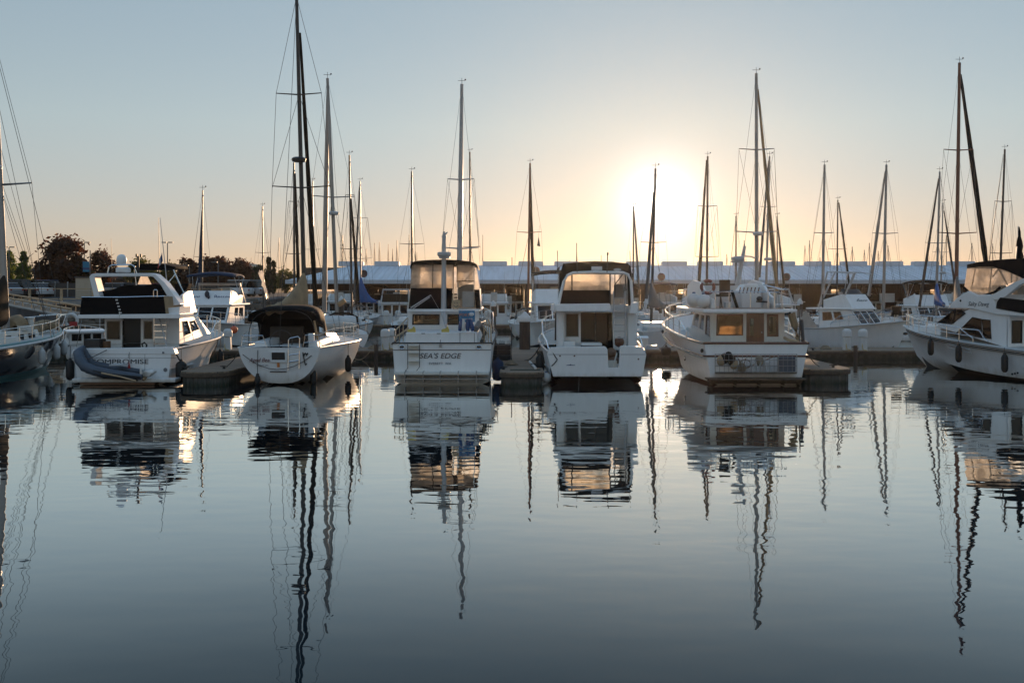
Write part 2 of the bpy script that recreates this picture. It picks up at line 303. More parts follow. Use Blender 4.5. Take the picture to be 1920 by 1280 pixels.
# ---------------- docks
def dock_piece(name, label, x0, x1, y0, y1, z, rounded=0, group=None):
    t = thing(name, label, 'dock', ((x0 + x1) / 2, y0, 0), 0, group); hw, L = (x1 - x0) / 2, y1 - y0
    if rounded:
        r = rounded; o = [(-hw + r - r * math.cos(a), r - r * math.sin(a)) for a in [i * math.pi / 12 for i in range(7)]] + [(hw - r + r * math.sin(a), r - r * math.cos(a)) for a in [i * math.pi / 12 for i in range(7)]] + [(hw, L), (-hw, L)]
    else: o = [(-hw, 0), (hw, 0), (hw, L), (-hw, L)]
    ins = lambda k: [(x * (1 - k / hw), max(y, 0) + (k if y < L - .01 else 0)) for x, y in o]
    MB().prism(ins(.02), 'z', z - .045, z).build('deck', 'dock_wood', t)
    MB().prism(o, 'z', z - .19, z - .05).build('edge_beam', 'dock_beam', t, bev=.015)
    fl = MB().prism(ins(.10), 'z', -.35, z - .2)
    n = max(3, int(hw * 2 / .28))
    pts = ins(.10); k = len(o) - 2
    for (ax, ay), (bx, by) in zip(pts[:k], pts[1:k]):
        m = max(1, int(math.hypot(bx - ax, by - ay) / .3))
        for i in range(m): px, py = ax + (bx - ax) * i / m, ay + (by - ay) * i / m; fl.box(px - .03, px + .03, py - .03, py + .02, .0, z - .2)
    fl.build('float', 'dock_float', t)
    return t
def cleat(t_loc, label):
    c = thing('dock_cleat', label, 'cleat', t_loc, random.uniform(-.2, .2), 'iron cleats bolted to the docks')
    MB().box(-.05, .05, -.03, .03, 0, .07).build('base', 'black_rubber', c, bev=.01); MB().tube([(-.15, 0, .085), (-.05, 0, .095), (.05, 0, .095), (.15, 0, .085)], [.014, .025, .025, .014]).build('horn', 'black_rubber', c, smooth=1)
DZ = .44
walk = dock_piece('main_dock', 'long grey timber floating dock running behind the front row of boats', -31, 34, 49.2, 52.2, DZ)
F1 = dock_piece('finger_dock', 'finger dock with rounded end between motor yacht and black hooded sailing yacht', PZ(334, 35.6, 0).x, PZ(430, 35.6, 0).x, 35.2, 49.2, .52, .75, 'rounded finger docks')
F2 = dock_piece('finger_dock', 'narrow finger dock carrying the dark boarding steps', PZ(936, 35.4, 0).x, PZ(1021, 35.4, 0).x, 35.0, 49.2, .52, .55, 'rounded finger docks')
F3 = dock_piece('finger_dock', 'sunlit finger dock beside the wide trawler stern', PZ(1496, 36.6, 0).x, PZ(1604, 36.6, 0).x, 36.4, 49.2, .52, .85, 'rounded finger docks')
dock2 = dock_piece('far_dock', 'second timber dock further out towards the covered moorage', -40, 60, 84, 86.5, .5)
# roof hatch set into the middle finger and rub strips
tag(MB().box(-.55, .55, -.02, .3, 0, .02).build('dock_hatch', 'dock_float'), 'pale square hatch lid at the rounded end of the finger dock with steps', 'hatch').location = PZ(985, 36.0, .522)
for px, d, s in ((348, 36.4, 'left of the rounded end of the leftmost finger dock'), (420, 36.8, 'on the leftmost finger dock close to the hooded sailboat'), (944, 36.4, 'at the corner of the finger dock beside the blue fender'), (1002, 38, 'on the steps finger dock near the round white fender'), (1562, 37.4, 'on the sunlit finger dock by the trawler')):
    cleat(PZ(px, d, .52), 'black iron cleat ' + s)
for px, s in ((725, 'by the paired white pedestals'), (1524, 'in the sun right of the trawler')): cleat(PZ(px, 49.6, DZ), 'black iron cleat on the main dock ' + s)
# ---------------- power pedestals
def pedestal(loc, label, sc=1.):
    t = thing('power_pedestal', label, 'pedestal', loc, 0, 'white power pedestals along the docks'); t.scale = (sc,) * 3
    MB().taper((-.17, .17, -.14, .14, 0), (-.14, .14, -.12, .12, .62)).build('body', 'white_vinyl', t, bev=.03)
    MB().loft([[(x * k, y * k, z) for x, y in [(.21 * math.cos(a) * (1 if abs(math.cos(a)) > .0 else 1), .18 * math.sin(a)) for a in [i * math.pi / 8 + .2 for i in range(16)]]] for k, z in ((.85, .6), (1, .63), (1, .82), (.93, .9), (.7, .96), (.3, .985))]).build('hood', 'white_vinyl', t, smooth=1)
    MB().tube([(-.08, -.16, .3), (-.1, -.2, .25), (-.06, -.19, .05), (.1, -.2, .02)], .018).build('cable', 'yellow_paint', t)
    return t
for px, d, s in ((427, 49.7, 'beside the orange buoy ball'), (722, 49.6, 'left of the blue bannered cruiser, nearer one'), (734, 50.6, 'left of the blue bannered cruiser, rear one'),
                 (1588, 49.7, 'before the sport fisher hull, slim left one'), (1618, 49.3, 'before the sport fisher hull, bulky right one')):
    pedestal(PZ(px, d, DZ), 'white power pedestal with rounded hood ' + s, 1.08)
for px, s in ((585, 'behind the tan sail cover boom'), (724, 'far behind the white sailboat with a hoop'), (746, 'far off beside the blue cruiser rail'), (914, 'by itself between blue cruiser and mooring pile'), (478, 'behind the blue bimini cruiser'), (1545, 'behind the sport fisher stern'), (1230, 'under the sun glare')):
    pedestal(PZ(px, 84.6, .5), 'small distant white power pedestal ' + s, 1.25)
# ---------------- piles
def pile(px, d, top, r, label, cap=True):
    t = thing('mooring_pile', label, 'pile', PZ(px, d, 0), 0, 'timber mooring piles'); 
    MB().lathe([(r, -1.5), (r * 1.02, 0), (r, top * .6), (r * .97, top)], n=14).build('post', 'pile_wood', t, smooth=1)
    if cap: MB().lathe([(r * 1.12, top - .12), (r * 1.14, top + .02), (r * .9, top + .14), (r * .3, top + .34), (.02, top + .38)], n=14).build('cap', 'white_vinyl', t, smooth=1)
pile(984, 49.0, 2.0, .27, 'thick brown mooring pile with white cone cap at the finger dock')
pile(705, 49.0, .75, .1, 'short dark wet pile at the main dock edge left of the cruiser', False)
pile(1604, 49.0, .7, .1, 'short dark pile between the two white pedestals', False)
for px, d, top, s in ((640, 83.8, 2.6, 'far behind the white sailboat'), (925, 83.8, 2.2, 'far behind the steps'), (1500, 83.8, 2.4, 'far off right of the trawler'), (1715, 83.8, 2.8, 'far off behind the sport fisher bow'), (545, 83.8, 2.9, 'far off behind the tan sail cover'), (445, 83.8, 2.7, 'far off behind the blue bimini')):
    pile(px, d, top, .22, 'weathered distant mooring pile ' + s)
# boarding steps on the middle finger
t = thing('boarding_steps', 'dark moulded boarding steps with two handrails on the finger dock', 'steps', PZ(941, 41.2, .52))
for k in range(3): MB().box(-.36, .36, k * .24, .78, k * .2 + (.003 if k else 0), (k + 1) * .2).build('step', 'dark_plastic', t, bev=.015)
MB().box(-.37, .37, .785, .83, 0, .64).build('back_panel', 'dark_plastic', t)
for s in (-1, 1): MB().tube([(s * .40, .02, 0), (s * .40, .02, .75), (s * .40, .75, 1.35), (s * .40, .8, .6)], .022).build('handrail', 'dark_plastic', t)
# ---------------- quay wall, ramp, railing
t = thing('quay_wall', 'grey sheet pile quay wall under the shore railing', 'wall', (-92, 92.4, 0))
m = MB(); zz = [(-68 + i * .9, (0, 0, .55, .55)[i % 4]) for i in range(152)]
m.loft([[(x, -y, z) for x, y in zz] for z in (-1, 2.15)], closed=False, cap=False); m.build('sheet_piling', 'quay_sheet', t)
MB().box(-68, 68, -.75, .5, 2.15, 2.42).build('capping_beam', 'concrete', t)
t = thing('shore_railing', 'tan timber railing along the top of the quay', 'railing', (-92, 92.6, 2.42))
for i in range(0, 46): MB().box(-68 + i * 2.95, -67.82 + i * 2.95, -.09, .09, 0, 1.12).build('post', 'rail_wood', t)
MB().box(-68, 66, -.12, .12, 1.125, 1.2).build('top_rail', 'rail_wood', t); MB().box(-68, 66, -.03, .03, .18, .26).build('lower_rail', 'rail_wood', t)
m = MB()
for z in (.45, .65, .85): m.tube([(-68, 0, z), (66, 0, z)], .008, 4)
m.build('wire', 'wire', t)
t = thing('gangway', 'sloping metal gangway with wooden handrail leading down to the docks', 'gangway', (0, 0, 0))
g0, g1 = P(-60, 553, 84), P(158, 594, 63); dirv = (g1 - g0); side = V(dirv.y, -dirv.x, 0).normalized() * .8
for k, s in enumerate((1, -1)):
    o = side * s; up = V(0, 0, .5)
    MB().tube([g0 + o, g1 + o], .09, 6).build('chord', 'mast_alloy', t)
    MB().tube([g0 + o + up, g1 + o + up], .07, 6).build('handrail', 'rail_wood', t)
    m = MB()
    for i in range(15):
        a, b = g0 + dirv * i / 14 + o, g0 + dirv * min(1, (i + 1) / 14) + o
        m.tube([a, a + up], .035, 5)
        if i < 14: m.tube([a, b + up], .02, 5)
    m.build('balusters', 'rail_wood', t)
m = MB(); m.hexa([g0 - side + V(0, 0, -.05), g1 - side + V(0, 0, -.05), g1 + side + V(0, 0, -.05), g0 + side + V(0, 0, -.05), g0 - side, g1 - side, g1 + side, g0 + side]); m.build('walkway', 'dock_wood', t)
dock_piece('landing_dock', 'small landing dock at the foot of the gangway', P(120, 600, 63).x, P(215, 600, 63).x + 1, 58.5, 64.5, .55)
# ---------------- boats: shared builders
class Boat:
    def __init__(s, name, label, cat, px, d, rz=0., group='boats moored in the marina'):
        s.d = d; s.X = (px - 960) * d / F; s.rz = rz; s.o = thing(name, label, cat, (s.X, d, 0), rz, group)
    def L(s, px, py, dy=0.):
        D = s.d + dy; x, y, z = (px - 960) * D / F - s.X, dy, CH - (py - HOR) * D / F
        c, n = math.cos(-s.rz), math.sin(-s.rz); return Vector((x * c - y * n, x * n + y * c, z))
    def S(s, px, py, xl):                        # where the sight line through a pixel meets the boat's own fore-and-aft plane x = xl
        c, n = math.cos(-s.rz), math.sin(-s.rz); rot = lambda x, y: (x * c - y * n, x * n + y * c)
        o, r = rot(-s.X, -s.d), rot((px - 960) / F, 1); k = (xl - o[0]) / r[0]; return Vector((xl, o[1] + k * r[1], CH - k * (py - HOR) / F))
    def bx(s, m, x0, x1, y0, y1, dy0, dy1):      # a box whose near face fills these pixels
        a, b = s.L(x0, y1, dy0), s.L(x1, y0, dy0); return m.box(a.x, b.x, dy0, dy1, a.z, b.z)
    def pz(s, m, pts, dy0, dy1):
        return m.prism([(s.L(x, y, dy0).x, s.L(x, y, dy0).z) for x, y in pts], 'y', dy0, dy1)
    def tb(s, m, pts, r, n=6): return m.tube([s.L(*p) for p in pts], r, n)
    def wall(s, m, q, dy, holes=(), t=.05):      # q: four pixel corners bl br tr tl; holes as pixel boxes
        c = [s.L(x, y, dy) for x, y in q]; x0, x1, yb, yt = q[0][0], q[1][0], q[0][1], q[3][1]
        hs = [((a - x0) / (x1 - x0), (yb - y1) / (yb - yt), (b - x0) / (x1 - x0), (yb - y0) / (yb - yt)) for a, b, y0, y1 in holes]
        m.panel(c, hs, t); return c, hs
def quad_at(c, h, inset=0.):
    pt = lambda u, v: c[0] * (1 - u) * (1 - v) + c[1] * u * (1 - v) + c[2] * u * v + c[3] * (1 - u) * v
    q = [pt(h[0], h[1]), pt(h[2], h[1]), pt(h[2], h[3]), pt(h[0], h[3])]; n = (q[1] - q[0]).cross(q[3] - q[0]).normalized()
    return [p - n * inset for p in q], n
def window(par, q, glass='glass', frame=None, fw=.035, name='window', inset=.02, t=.008):
    n = (q[1] - q[0]).cross(q[3] - q[0]).normalized()
    o = MB().panel([p - n * inset for p in q], (), t).build(name, glass, par)
    if frame:
        w_, h_ = (q[1] - q[0]).length, (q[3] - q[0]).length; a, b = fw / w_, fw / h_; c = sum(q, Vector()) / 4
        g = [c + (p - c) * (1 + .0) for p in q]; MB().panel([p + n * .012 for p in g], [(a, b, 1 - a, 1 - b)], .03).build('window_frame', frame, o)
    return o
def hull(b, L, B, zs, zb, tb=.9, rake=1.2, bm=.42, kind='chine', mt='gelcoat', boot=.12, zk=-.5, rub='gelcoat_grey', deck_from=.25, pw=2.3, bs=1.5, chf=.9, trake=0., tzk=None, bottom='antifoul', deck='nonskid', rub_r=.045, bull=0., floor=.55, cap=True):
    NS = 18; ts = [i / NS for i in range(NS + 1)]; rings = []
    def hb(t):
        if t < bm: k = t / bm; return B / 2 * (tb + (1 - tb) * math.sin(k * math.pi / 2))
        k = (t - bm) / (1 - bm); return max(.015, B / 2 * (1 - k ** pw))
    def sz(t): return zs + (zb - zs) * t ** bs
    def pt(t, z, x): 
        k0 = zk if tzk is None else tzk
        return V(x, t * L - rake * t ** 4 * (1 - (z - zk) / (sz(t) - zk)) + trake * (1 - t) ** 6 * z, z)
    for t in ts:
        h, s_ = hb(t), sz(t); kz = zk if tzk is None else tzk + (zk - tzk) * min(1, t / .35)
        kz = kz + (sz(1) * .25 - kz) * max(0, (t - .8) / .2) ** 2
        if kind == 'chine':
            hc = h * (chf + (.38 - chf) * t ** 2); zc = .10 + (s_ * .62 - .1) * t ** 2.4
            half = [(0, kz), (hc * .55, (kz + zc) / 2 - .03), (hc, zc)] + [(hc + (h - hc) * w_ ** (1 + .8 * t), zc + (s_ - zc) * w_) for w_ in (.18, .4, .62, .82, 1)]
        else:
            half = [(h * math.sin(a) ** (.75 + .5 * t), s_ - (s_ - kz) * math.cos(a) ** 1.25) for a in [k * math.pi / 18 for k in range(10)]]
        rings.append([pt(t, z, -x) for x, z in reversed(half)] + [pt(t, z, x) for x, z in half[1:]])
    m = MB(); m.loft(rings, closed=False, cap=False); 
    if cap: m.add(rings[0], [tuple(range(len(rings[0])))])
    for i, f in enumerate(m.f):
        z = sum(m.v[j][2] for j in f) / len(f)
        m.mi[i] = 1 if z < boot and len(f) < 6 else 0
    ho = m.build('hull', [mt, bottom], b.o, smooth=35)
    sheer = lambda t, sd, inset=0., dz=0.: pt(t, sz(t), sd * max(.01, hb(t) - inset)) + V(0, 0, dz)
    b.sheer, b.Ln, b.sz, b.hb = sheer, L, sz, hb
    m = MB(); tt = [deck_from + (1 - deck_from) * i / 14 for i in range(15)]
    m.loft([[sheer(t, -1, .02, -.02 - bull), V(0, sheer(t, 1).y, sz(t) + .05 - bull), sheer(t, 1, .02, -.02 - bull)] for t in tt], closed=False, cap=False)
    if deck_from > .03: a, c = hb(.02) - .06, hb(deck_from) - .06; m.add([(-a, .1, floor), (a, .1, floor), (c, deck_from * L, floor), (-c, deck_from * L, floor)], [(0, 1, 2, 3)])
    m.build('deck', deck, b.o)
    if rub:
        m = MB()
        for sd in (-1, 1): m.tube([sheer(t, sd, -.01) for t in ts], rub_r, 6)
        m.build('rub_rail', rub, b.o, smooth=1)
    return ho
def rail(b, t0, t1, h, n=7, sides=(-1, 1), r=.018, mid=True, m='steel', join=True, name='bow_rail', inset=.1, slope=.6):
    q = MB(); path = {}
    for sd in sides:
        ts = [t0 + (t1 - t0) * i / n for i in range(n + 1)]; top = [b.sheer(t, sd, inset, h * min(1, .35 + i * .65) if slope else h) for i, t in enumerate(ts)]; path[sd] = top
        for i, t in enumerate(ts): q.tube([b.sheer(t, sd, inset), top[i]], r * .8, 5)
        if mid: q.tube([b.sheer(t, sd, inset, h * .5) for t in ts], r * .55, 4)
    if join and len(sides) == 2: q.tube(path[-1] + [path[-1][-1] * .5 + path[1][-1] * .5 + V(0, .12, 0)] + path[1][::-1], r, 6)
    else:
        for sd in sides: q.tube(path[sd], r, 6)
    return q.build(name, m, b.o, smooth=1)
def mast(b, foot, top, r, spreaders=(), mt='mast_alloy', stays=True, half=1.4, fore=None, back=None, wire_r=.008, n=8, radar=None, vane=True, name='mast', rmat='gelcoat_grey'):
    foot, top = Vector(foot), Vector(top); mo = MB().tube([foot, foot.lerp(top, .6), top], [r, r * .9, r * .7], n).build(name, mt, b.o, smooth=1)
    tips = []
    for k, hw in spreaders:
        c = foot.lerp(top, k); tips.append((c, hw)); MB().tube([c + V(-hw, -.05, hw * .06), c, c + V(hw, -.05, hw * .06)], [r * .22, r * .35, r * .22], 5).build('spreader', mt, mo)
    if vane: MB().tube([top, top + V(0, 0, .35)], .012, 4).tube([top + V(-.22, 0, .2), top + V(.2, 0, .2)], .012, 4).ball(top + V(.2, 0, .26), .05, 6, 4).build('masthead_vane', 'wire', mo)
    if radar is not None:
        c = foot.lerp(top, radar) + V(0, -.32, 0); MB().lathe([(.2, -.1), (.28, -.07), (.30, .04), (.22, .1), (.05, .12)], c).build('radar_dome', rmat, mo, smooth=1)
    if stays:
        m = MB()
        for sd in (-1, 1):
            chain = [top] + [c + V(sd * hw, -.05, hw * .06) for c, hw in reversed(tips)] + [foot + V(sd * half, -.2, 0)]
            m.tube(chain, wire_r, 4)
            if tips: m.tube([tips[-1][0], (tips[0][0] + V(sd * tips[0][1], -.05, 0)) if len(tips) > 1 else foot + V(sd * half, .3, 0)], wire_r, 4); m.tube([tips[0][0], foot + V(sd * half * .95, -.4, 0)], wire_r, 4)
        if back is not None: m.tube([top, Vector(back)], wire_r, 4)
        if fore is not None: m.tube([foot.lerp(top, .97), Vector(fore)], wire_r * 1.3, 4)
        m.build('rigging', 'wire', b.o)
    return mo
def furled(b, top, foot, r, mt='grey_canvas', wob=.0, name='furled_sail'):
    top, foot = Vector(top), Vector(foot); n = 16; rg = random.Random(int(r * 1e4))
    pts = [top.lerp(foot, i / n) + V(wob * math.sin(i * 2.1), 0, 0) for i in range(n + 1)]
    return MB().tube(pts, [r * (.45 + .75 * (i / n) ** .7 * (1 if i < n - 1 else .7)) * rg.uniform(.88, 1.1) for i in range(n + 1)], 8).build(name, mt, b.o, smooth=1)
def sail_cover(b, mastp, aft, h, mt, hang=.25, name='sail_cover', boom_r=.07):
    mastp, aft = Vector(mastp), Vector(aft); n = 12; rings = []; rg = random.Random(len(mt))
    for i in range(n + 1):
        k = i / n; c = mastp.lerp(aft, k); hh = h * (1 - k) ** 2.3 + .16 + .03 * math.sin(i * 2.3); wd = (.20 - .07 * k) * rg.uniform(.85, 1.15)
        rings.append([c + V(wd * math.cos(a), 0, 0) + V(0, 0, hh * max(0, math.sin(a)) ** .8 if math.sin(a) > 0 else hang * .6 * math.sin(a) * (1 + .35 * math.sin(i * 1.7))) for a in [j * math.pi / 7 for j in range(14)]])
    MB().tube([mastp, aft + (aft - mastp) * .04], boom_r, 8).build('boom', 'mast_alloy', b.o, smooth=1)
    return MB().loft(rings).build(name, mt, b.o, smooth=50)
def fender(loc, label, r=.13, h=.6, mt='black_rubber', line=.5, top=None, group='black fenders hanging along the hulls', cat='fender'):
    t = thing('fender', label, cat, loc, 0, group)
    MB().lathe([(.02, h + .07), (.05, h + .06), (.06, h), (r * .8, h - .06), (r, h - .14), (r, .14), (r * .8, .05), (.05, 0)], n=12).build('body', mt, t, smooth=1)
    MB().tube([(0, 0, h + .05), top or (0, .02, h + line)], .013, 5).build('rope', 'rope', t)
    return t
def ballf(loc, r, label, mt, name='buoy_fender', group=None, n=16):
    t = thing(name, label, 'fender', loc, 0, group); MB().lathe([(.02, -r)] + [(r * math.sin(math.pi * i / 10), -r * math.cos(math.pi * i / 10)) for i in range(1, 10)] + [(r * .22, r * 1.02), (r * .2, r * 1.2), (.02, r * 1.22)], n=n).build('body', mt, t, smooth=1)
    MB().lathe([(r * .24, r * 1.0), (r * .25, r * 1.16), (.02, r * 1.25)], n=10).build('neck', 'blue_vinyl', t, smooth=1); return t
def line(name, label, pts, r=.018, mt='rope', sag=0., cat='rope', group='mooring lines'):
    out = []
    for a, c in zip(pts, pts[1:]):
        a, c = Vector(a), Vector(c)
        for i in range(8): k = i / 8; out.append(a.lerp(c, k) - V(0, 0, sag * 4 * k * (1 - k)))
    out.append(Vector(pts[-1])); o = MB().tube(out, r, 5).build(name, mt, None, smooth=1); return tag(o, label, cat, group)
def ladder(b, x0, x1, yt, yb, dy, n, r=.022, name='ladder', mt='steel', lean=.0):
    m = MB(); a, c, e, g = b.L(x0, yb, dy), b.L(x0, yt, dy), b.L(x1, yb, dy), b.L(x1, yt, dy); c.y += lean; g.y += lean
    m.tube([a, c], r); m.tube([e, g], r)
    for i in range(1, n + 1): k = i / (n + 1); p, q = a.lerp(c, k), e.lerp(g, k); m.box(p.x, q.x, p.y - .04, p.y + .04, p.z - .018, p.z + .018)
    return m.build(name, mt, b.o)
def lens(m, c, r, d=.03, n=16): return m.lathe([(r * .2, -d), (r * .9, -d), (r, -d * .4), (r, .0)], c, n, 'y')
# ================= B: motor yacht with the black enclosure, leftmost of the front row
B = Boat('motor_yacht', 'white motor yacht lettered COMPROMISE with black canvas flybridge and radar arch', 'motor yacht', 230, 36.3)
hull(B, 10.2, 3.86, 1.27, 1.65, tb=.93, rake=1.3, chf=.92, rub='gelcoat_grey', deck_from=.25, bottom='antifoul')
m = MB(); B.pz(m, [(133, 664), (135, 657), (142, 654), (318, 651), (325, 653), (329, 664)], -.02, .35); m.build('transom_coaming', 'gelcoat', B.o, bev=.02)
m = MB(); a, c = B.L(134, 718, -.62), B.L(326, 713, -.62); m.box(a.x, c.x + .05, -.62, .02, a.z + .02, c.z + .06); m.build('swim_platform', 'gelcoat', B.o, bev=.03)
m = MB(); a = B.L(150, 720, -.5); m.box(a.x, -a.x, -.5, .02, .02, .1); m.build('platform_edge', 'teak', B.o)
m = MB()
for x0, x1, y0, y1 in ((271.2, 271.9, 655, 694), (240.5, 241.1, 653, 671)): B.bx(m, x0, x1, y0, y1, -.004, .02)
B.bx(m, 134, 329, 670.8, 671.5, -.004, .02); B.bx(m, 247, 271, 694, 695, -.004, .02); m.build('transom_seams', 'grey_letter', B.o)
text('COMPROMISE', B.L(223.5, 678, -.02), .235, 'dark_letter', B.o, sx=1.46)
m = MB(); lens(m, B.L(310, 693, -.01), .07, .03); lens(m, B.L(306, 661, -.03), .04, .03); m.build('exhaust_port', 'grey_letter', B.o, smooth=1)
# cabin: rear wall with windows and open door, sides, sloped screen
m = MB(); cc, hs = B.wall(m, [(196, 658), (336, 658), (336, 592), (196, 592)], 2.6, [(199.5, 226, 601, 637), (229, 264, 597, 657), (269, 287, 601, 636)]); m.build('cabin_rear_wall', 'gelcoat', B.o)
for h in (hs[0], hs[2]): window(B.o, quad_at(cc, h)[0], 'dark_glass', 'mast_alloy', .03)
q, n_ = quad_at(cc, hs[1]); MB().panel([p - n_ * .12 for p in q], (), .03).build('cabin_door', 'dark_plastic', B.o)
x0, x1, zt, zb_ = B.L(196, 592, 2.6).x, B.L(336, 592, 2.6).x, B.L(200, 592, 2.6).z, 1.05
rx = x1; m = MB()
sq = [V(rx, 2.6, zb_), V(rx - .30, 7.9, zb_ + .35), V(rx - .42, 6.0, zt - .02), V(rx - .05, 2.6, zt)]
m.panel(sq, [(.16, .36, .42, .84), (.47, .40, .74, .80)], .06); m.panel([V(-p.x + x0 + x1, p.y, p.z) for p in (sq[1], sq[0], sq[3], sq[2])], [(.3, .36, .9, .84)], .06)
m.build('cabin_side', 'gelcoat', B.o)
for h in ((.16, .36, .42, .84), (.47, .40, .74, .80)): window(B.o, quad_at(sq, h)[0], 'glass', 'grey_letter', .03)
ml = [V(-p.x + x0 + x1, p.y, p.z) for p in (sq[1], sq[0], sq[3], sq[2])]; window(B.o, quad_at(ml, (.3, .36, .9, .84))[0], 'glass')
fq = [sq[1] + V(-.02, .02, 0), V(x0 + x1 - sq[1].x, sq[1].y, sq[1].z), V(x0 + x1 - sq[2].x, sq[2].y, sq[2].z), sq[2] + V(-.02, .02, 0)]
m = MB(); fh = [(.04, .3, .3, .93), (.35, .3, .65, .93), (.7, .3, .96, .93)]; m.panel(fq, fh, .05); m.build('windscreen_frame', 'gelcoat', B.o)
for h in fh: window(B.o, quad_at(fq, h)[0], 'glass')
m = MB(); m.loft([[V(x0 + .05, 7.9, 1.3), V(x1 - .15, 7.9, 1.3), V(x1 - .15, 7.9, 1.5), V(x0 + .05, 7.9, 1.5)], [V(x0 + .6, 9.4, 1.45), V(x1 - .7, 9.4, 1.45), V(x1 - .7, 9.4, 1.6), V(x0 + .6, 9.4, 1.6)]]); m.build('foredeck_trunk', 'gelcoat', B.o, bev=.03)
# flybridge deck, black weather cloth, coaming
m = MB(); B.pz(m, [(145, 597), (336, 597), (337, 588), (146, 590)], 1.1, 2.75); m.prism([(x0 + .02, 2.75), (x1 - .05, 2.75), (x1 - .42, 6.1), (x0 + .42, 6.1)], 'z', zt + .002, zt + .12); m.build('flybridge_deck', 'gelcoat', B.o, bev=.02)
m = MB(); cc, _ = B.wall(m, [(149, 593), (311, 590), (307, 556), (153, 558)], 1.15, (), .03); m.build('weather_cloth', 'black_canvas', B.o)
m = MB(); a, c = B.L(311, 590, 1.15), B.L(307, 556, 1.15); m.panel([a + V(.01, 0, 0), V(a.x + .12, 2.6, a.z), V(a.x + .06, 2.6, c.z), c + V(.01, 0, 0)], (), .03); m.build('side_cloth', 'tan_canvas', B.o); m = MB()
a2, c2 = B.L(149, 593, 1.15), B.L(153, 558, 1.15); m.panel([V(a2.x - .05, 2.6, a2.z), a2, c2, V(c2.x, 2.6, c2.z)], (), .03); m.build('side_cloth', 'tan_canvas', B.o)
m = MB(); B.tb(m, [(153, 557, 1.1), (228, 557, 1.1), (307, 555, 1.1), (322, 555, 2.4)], .022); B.tb(m, [(288, 557, 1.1), (288, 545, 1.1), (290, 543, 1.1), (294, 543, 1.1), (295, 546, 1.1), (295, 557, 1.1)], .02); m.build('bridge_rail', 'steel', B.o, smooth=1)
m = MB()
for i in range(5): B.bx(m, 216.5 + i * 1.8, 220.5 + i * 1.8, 561 + i * 6, 563.5 + i * 6, 1.09, 1.11)
B.bx(m, 223, 224.6, 584, 596, 1.08, 1.11); m.build('lacing', 'white_vinyl', B.o)
ax0, ax1 = a2.x + .08, a.x + .12
for sd, nm in ((1, 'coaming'), (-1, 'coaming')):
    xs = ax1 if sd > 0 else ax0; zb2, zt2 = 2.52, 3.2; m = MB()
    m.loft([[V(xs - .08 * sd, 2.65, zb2), V(xs, 2.65, zb2), V(xs - .03 * sd, 2.65, zt2), V(xs - .1 * sd, 2.65, zt2)], [V(xs - .26 * sd, 4.0, zb2), V(xs - .16 * sd, 4.0, zb2), V(xs - .22 * sd, 4.0, 3.38), V(xs - .32 * sd, 4.0, 3.38)], [V(xs - .42 * sd, 5.3, zb2), V(xs - .30 * sd, 5.3, zb2), V(xs - .40 * sd, 5.1, 3.4), V(xs - .50 * sd, 5.1, 3.4)], [V(xs - .58 * sd, 6.1, zb2), V(xs - .46 * sd, 6.1, zb2), V(xs - .60 * sd, 5.6, 3.2), V(xs - .70 * sd, 5.6, 3.2)]]); m.build(nm, 'gelcoat', B.o)
m = MB(); m.panel([V(ax1 - .48, 6.12, 2.5), V(ax0 + .48, 6.12, 2.5), V(ax0 + .62, 5.62, 3.2), V(ax1 - .62, 5.62, 3.2)], (), .06); m.build('coaming_front', 'gelcoat', B.o)
m = MB(); B.pz(m, [(306, 592), (336, 588), (337, 575), (306, 578)], 1.4, 2.7); m.build('deck_corner', 'gelcoat', B.o)
# radar arch
m = MB(); outer = [(176, 557), (167, 519), (171, 514), (180, 512.5), (282, 512), (291, 514), (309, 530), (338, 570)]; inner = [(324, 572), (301, 533), (287, 519), (180, 518.5), (177, 521), (187, 557)]
pts = outer + inner; 
rg = [[B.L(x, y, 2.0) for x, y in outer], [B.L(x, y, 2.5) for x, y in outer]]
oi = list(zip(outer, [(187, 557), (177.5, 521), (178, 519.5), (181, 518.5), (281, 518), (287, 519), (301, 534), (324, 573)]))
rings = []
for (ox, oy), (ix, iy) in oi: rings.append([B.L(ox, oy, 1.9), B.L(ix, iy, 1.9), B.L(ix, iy, 2.5) * V(1, 1, 1) if False else V(B.L(ix, iy, 1.9).x, 2.5, B.L(ix, iy, 1.9).z), V(B.L(ox, oy, 1.9).x, 2.5, B.L(ox, oy, 1.9).z)])
m.loft(rings); arch = m.build('radar_arch', 'gelcoat', B.o, bev=.02)
m = MB()
for k in (0, .25): m.tube([B.L(x, y, 2.05 + k) for x, y in ((202, 513), (204, 501), (210, 497), (246, 496), (253, 500), (256, 513))], .03, 6)
m.build('radar_bracket', 'steel', arch, smooth=1)
c = B.L(228, 496.5, 2.2); MB().lathe([(.17, 0), (.185, .04), (.19, .2), (.17, .31), (.1, .39), (.02, .41)], c, 18).build('satellite_dome', 'gelcoat', arch, smooth=1)
m = MB(); c = B.L(231, 506, 2.15); m.lathe([(.2, -.11), (.27, -.08), (.27, .06), (.2, .1)], c, 18); m.build('radar_dome', 'gelcoat', arch, smooth=1)
m = MB(); B.bx(m, 257, 261, 480, 512, 2.1, 2.13); 
for px in (254, 262): B.bx(m, px, px + 3, 476, 482, 2.1, 2.16)
m.build('horn_mount', 'dark_plastic', arch)
m = MB(); rings = []
for i in range(11):
    k = i / 10; px = 246 + 82 * k; y0 = 494 + 6 * (2 * k - 1) ** 2 * (1 if k > .5 else .3); rings.append([B.L(px, y0, 4.0), B.L(px, 506 - 2 * k, 4.0), B.L(px, 506 - 2 * k, 4.0) + V(0, 1.6, 0), B.L(px, y0, 4.0) + V(0, 1.6, .05)])
